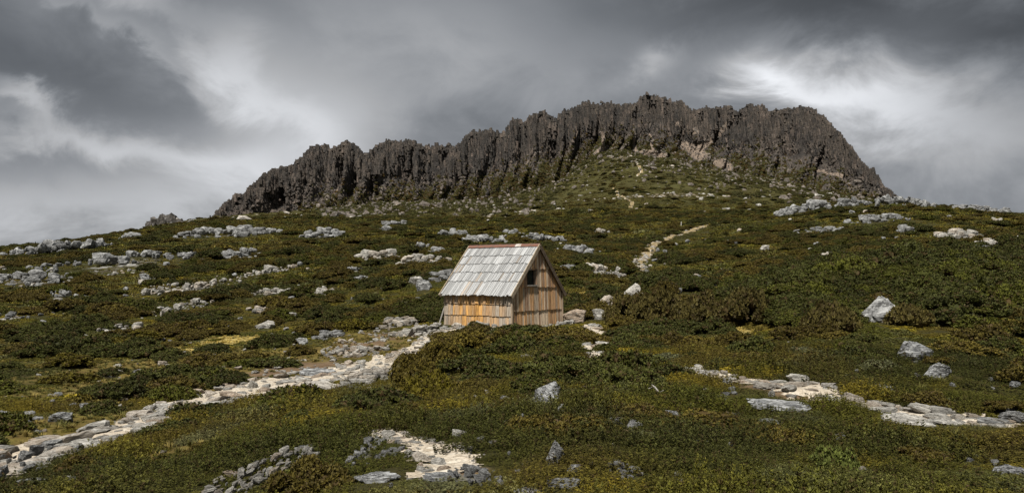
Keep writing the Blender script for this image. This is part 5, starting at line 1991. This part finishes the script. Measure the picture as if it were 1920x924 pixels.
MOUNDS = [bush("heath_bush", 860 + i, M_LEAF, 22, 60, 0.075, 0.62, (0.17, 0.27), 5) for i in range(5)]
heath_mounds()


def mountain_cover():
    n = 30000
    u = rng.uniform(560, 1680, n); v = rng.uniform(0.0, 0.85, n)
    ys, yb, Yb = cliff_params(u)
    ok = (rng.uniform(size=n) < ledge_amount(u, v) * 1.1) & ((yb - ys) > 8) & (scree_amount(u, v) < 0.3)
    u, v = u[ok], v[ok]
    X, Y, Z = cliff_point(u, v)
    n = len(u)
    s = rng.uniform(0.9, 2.2, n)
    t = np.array([0.082, 0.074, 0.022]) * rng.uniform(0.6, 1.25, (n, 1)) * np.where((rng.uniform(size=n) < .3)[:, None], np.array([1.1, .8, .8]), 1)
    mt = bpy.data.objects["mountain"]
    scatter_object("ledge_heath", HEATH_FAR, np.stack([X, Y, Z], -1), np.stack([np.full(n, 0.5), np.zeros(n), np.zeros(n)], -1), np.stack([s, s, s * .8], -1), t, parent=mt)
    n = 16000
    u = rng.uniform(560, 1680, n); v = rng.uniform(0.0, 0.9, n)
    ok = rng.uniform(size=n) < np.clip(scree_amount(u, v) * 0.9, 0, 1) + 0.30 * (v < 0.30) + 0.10 * (v < 0.5)
    u, v = u[ok], v[ok]
    X, Y, Z = cliff_point(u, v)
    n = len(u)
    s = np.exp(rng.normal(math.log(0.75), 0.5, n))
    # fallen rock and dark bushes along the foot of the cliffs
    m_ = 5200
    pu = rng.uniform(600, 1660, m_); off = rng.exponential(13.0, m_) - 4
    g_ = hit(pu, np.interp(pu, BL[:, 0], BL[:, 1]) + off + 4)
    g_ = g_[(g_[:, 1] > 380) & (g_[:, 1] < 1150)]
    half = len(g_) // 2
    X = np.concatenate([X, g_[:half, 0]]); Y = np.concatenate([Y, g_[:half, 1]]); Z = np.concatenate([Z, g_[:half, 2]])
    s = np.concatenate([s, np.exp(rng.normal(math.log(0.9), 0.5, half))]); n = len(X)
    gb = g_[half:]; k_ = len(gb)
    sb = rng.uniform(1.2, 3.2, k_)
    scatter_object("cliff_foot_bushes", HEATH_FAR, gb, np.stack([np.full(k_, 0.3), np.zeros(k_), np.zeros(k_)], -1), np.stack([sb * 1.3, sb, sb * .8], -1),
                   np.array([0.050, 0.050, 0.013]) * rng.uniform(.7, 1.3, (k_, 1)), parent=mt)
    scatter_object("scree_blocks", SCREE, np.stack([X, Y, Z], -1), rng.uniform(0, 6.28, (n, 3)), np.stack([s * 1.3, s, s * .8], -1), np.ones((n, 3)), parent=mt)


M_SCREE = mat_rock("scree_block", (0.17, 0.14, 0.115), (0.09, 0.075, 0.062), 0.4)
SCREE = [rock_mesh("scree_block", 650 + i, M_SCREE, ico(1), 10, 1, 0.05) for i in range(4)]
mountain_cover()

# ---- shrubs that can be told apart
SHRUB_BIG = [bush("shrub", 700 + i, M_SHRUB, 34, 70, 0.075, 0.72, (0.15, 0.25)) for i in range(5)]
SHRUB_LOW = [bush("shrub", 720 + i, M_SHRUB, 30, 60, 0.085, 0.45, (0.16, 0.26)) for i in range(4)]
SHRUB_FIR = [bush("shrub", 740 + i, M_SHRUB, 26, 80, 0.075, 0.6, (0.16, 0.30), extra_up=-0.2) for i in range(4)]

SHRUBS = [  # px, py of the foot, half width px, height px, kind, colour, label
    (772, 724, 50, 76, 'big', BROWN * .9, "bronze mounded shrub at the edge of the pitched stones"),
    (822, 694, 58, 70, 'big', BROWN, "bronze mounded shrub midway along the knoll's edge"),
    (880, 660, 52, 46, 'big', BROWN * 1.25, "golden brown mounded shrub just below the orange wall"),
    (800, 746, 56, 54, 'low', OLIVE * .8, "dark olive shrub below the bronze mounds"),
    (900, 700, 50, 34, 'low', GREEN, "green spreading shrub behind the bronze mounds"),
    (1010, 642, 44, 15, 'low', YELLOW * .85, "yellow green cushion in front of the gable's foot"),
    (945, 644, 34, 14, 'low', OLIVE * 1.2, "olive cushion beside the yellow green one under the wall corner"),
    (1185, 612, 54, 74, 'fir', np.array([.070, .057, .015]), "bronze scrub thicket closest to the stepped rock"),
    (1250, 618, 66, 84, 'fir', np.array([.070, .057, .015]) * .95, "bronze scrub thicket below the two grey stones"),
    (1330, 618, 66, 82, 'fir', np.array([.070, .057, .015]) * .9, "bronze scrub thicket in the middle of its row"),
    (1410, 612, 64, 76, 'fir', np.array([.070, .057, .015]) * .8, "bronze green thicket at the dark end of its row"),
    (1215, 572, 40, 26, 'big', BROWN * .85, "bronze cushion behind the thickets under the upright boulder"),
    (1300, 574, 60, 28, 'big', BROWN * .8, "long bronze cushion on the crest of the thicket row"),
    (1090, 580, 34, 17, 'big', BROWN * .7, "dark shrub by the straw patch behind the hut's right edge"),
    (1078, 596, 28, 20, 'big', DARK * 1.1, "rounded dark green shrub above the leaning brown slab"),
    (1230, 545, 44, 42, 'fir', DARK, "dark conifer shrub behind the upright pale boulder"),
    (1310, 548, 40, 34, 'fir', DARK, "dark conifer shrub behind the two grey stones"),
    (1160, 600, 26, 28, 'grass', GREEN * 1.6, "bright green rushes at the foot of the stepped rock"),
    (780, 606, 38, 30, 'big', DARK * 1.3, "dark green shrub in the white rubble left of the hut"),
    (815, 602, 20, 26, 'big', DARK * 1.2, "small dark shrub against the left corner of the hut"),
    (655, 622, 40, 26, 'low', OLIVE * .8, "olive shrub above the brown gravel flat"),
    (690, 612, 30, 22, 'low', GREEN * .9, "green shrub beside the white rubble"),
    (305, 752, 64, 34, 'low', GREEN * .95, "spreading green shrub between the rivulet and the footpath"),
    (385, 722, 54, 30, 'low', GREEN, "spreading green shrub reaching down to the footpath's bend"),
    (460, 690, 56, 20, 'low', GREEN * .9, "low dark green shrub on the grass above the footpath"),
    (315, 812, 32, 30, 'big', GREEN * .9, "rounded green shrub overhanging the footpath's lower bend"),
    (370, 790, 52, 24, 'low', GREEN * .85, "dark green shrub along the footpath's lower edge"),
    (480, 768, 46, 22, 'low', OLIVE * .9, "olive green shrub below the footpath's middle stretch"),
    (110, 690, 58, 34, 'big', OLIVE * .62, "dark olive shrub on the slope above the pool"),
    (50, 672, 46, 32, 'big', DARK * 1.1, "nearly black green shrub above the bog at the picture's edge"),
    (200, 660, 56, 30, 'big', OLIVE * .7, "olive shrub on the slope above the bog's far side"),
    (250, 642, 50, 26, 'big', OLIVE * .75, "olive shrub below the short white rib"),
    (110, 722, 60, 24, 'low', OLIVE * .6, "low dark shrub along the bog's near margin"),
    (340, 478, 36, 22, 'big', DARK, "dark shrub under the broad outcrop below the cliffs"),
    (385, 488, 40, 24, 'big', DARK * .9, "dark shrub filling the hollow beside the crumbling outcrop"),
    (540, 480, 44, 20, 'big', DARK, "dark shrub right of the crumbling outcrop"),
    (590, 490, 40, 18, 'big', OLIVE * .6, "dark olive shrub under the rounded crag"),
    (1720, 466, 30, 20, 'big', DARK * .9, "dark shrub under the lower shelf of rock"),
    (1690, 430, 26, 12, 'big', OLIVE * .7, "dark shrub among the shelf's grey rocks"),
    (1570, 628, 64, 66, 'low', np.array([.070, .057, .015]) * .9, "bronze shrub left of the big white pointed boulder"),
    (1720, 614, 48, 50, 'low', np.array([.070, .057, .015]) * 1.1, "golden brown shrub right of the big white pointed boulder"),
    (1580, 882, 60, 54, 'low', np.array([.085, .10, .022]), "bright green shrub standing out of the olive heath near the bottom"),
    (1470, 690, 44, 18, 'low', SAGE * .8, "pale sage shrub above the stony track"),
    (1520, 672, 50, 22, 'low', SAGE * .7, "pale green shrub behind the sage one above the track"),
    (1660, 700, 50, 24, 'low', SAGE * .75, "sage green shrub left of the cracked boulder"),
    (1385, 702, 34, 20, 'low', YELLOW * 1.1, "yellow green shrub behind the first white stones of the track"),
    (1215, 830, 32, 22, 'low', SAGE, "pale sage shrub beside the pointed white rock"),
    (1175, 668, 34, 20, 'big', YELLOW * .9, "yellow flowered shrub below the stepping stones"),
    (1255, 680, 34, 18, 'low', SAGE * .7, "sage shrub in the heath under the bronze thickets"),
]


def place_shrub(px, py, rx, h, kind, col, lab, group, k, p=None):
    if p is None:
        p = hit([px], [py])[0]
    sc = p[1] / F
    a = rx * sc
    dep = a * 0.8
    if kind == 'grass':
        me = TUFTS[k % 3]; M_ = M_LEAF
    lib = {'big': SHRUB_BIG, 'low': SHRUB_LOW, 'fir': SHRUB_FIR, 'grass': RUSH}[kind]
    me = lib[k % len(lib)]
    hz = {'big': 0.72, 'low': 0.45, 'fir': 0.6, 'grass': 1.0}[kind]
    zs = h * sc / hz * 0.78
    y = p[1] + dep * 0.8
    o = obj("shrub", me, None, lab, "shrub", group, None, (p[0], y, float(ground_z(p[0], y)) - 0.03 * a), (0, 0, 2.1 * k), (a, dep, zs))
    o.color = (*[float(c) for c in col], 1)
    return o


RUSH = [tuft("rushes", 800 + i, M_SHRUB, 260, 1.0) for i in range(2)]
for k, s in enumerate(SHRUBS):
    place_shrub(*s, None, k)
# dark conifer scrub on the slope right of the hut: one mass nobody could count
def scrub():
    rs = np.random.default_rng(91)
    poly = [(1365, 545), (1440, 522), (1520, 510), (1600, 494), (1700, 486), (1800, 482), (1960, 482), (1960, 590), (1800, 588), (1720, 560), (1700, 545), (1640, 552), (1610, 590), (1560, 612), (1470, 606), (1450, 575), (1400, 570)]
    px = rs.uniform(1360, 1960, 2300); py = rs.uniform(458, 615, 2300)
    ins = np.zeros(len(px), bool)
    for (x0, y0), (x1, y1) in zip(poly, poly[1:] + poly[:1]):
        c_ = (y0 > py) != (y1 > py)
        ins ^= c_ & (px < (x1 - x0) * (py - y0) / (y1 - y0 + 1e-9) + x0)
    p = hit(px[ins], py[ins] + 6)
    a = (0.46 + 0.0115 * p[:, 1]) * rs.lognormal(0, 0.25, len(p))
    n = len(p)
    t = np.where((rs.uniform(size=n) < 0.55)[:, None], DARK * 1.05, GREEN * 0.85) * rs.uniform(0.7, 1.35, (n, 1))
    scatter_object("conifer_scrub", SCRUB, p - np.array([0, 0, 0.05]), np.stack([rs.normal(0, .1, n), rs.normal(0, .1, n), rs.uniform(0, 6.28, n)], -1),
                   np.stack([a * 1.3, a, a * rs.uniform(0.45, 1.3, n)], -1), t, label="dense dark green conifer scrub on the slope beside the hut")


SCRUB = [bush("scrub_bush", 840 + i, M_LEAF, 16, 120, 0.055, 0.75, (0.19, 0.33), 5) for i in range(4)]
scrub()
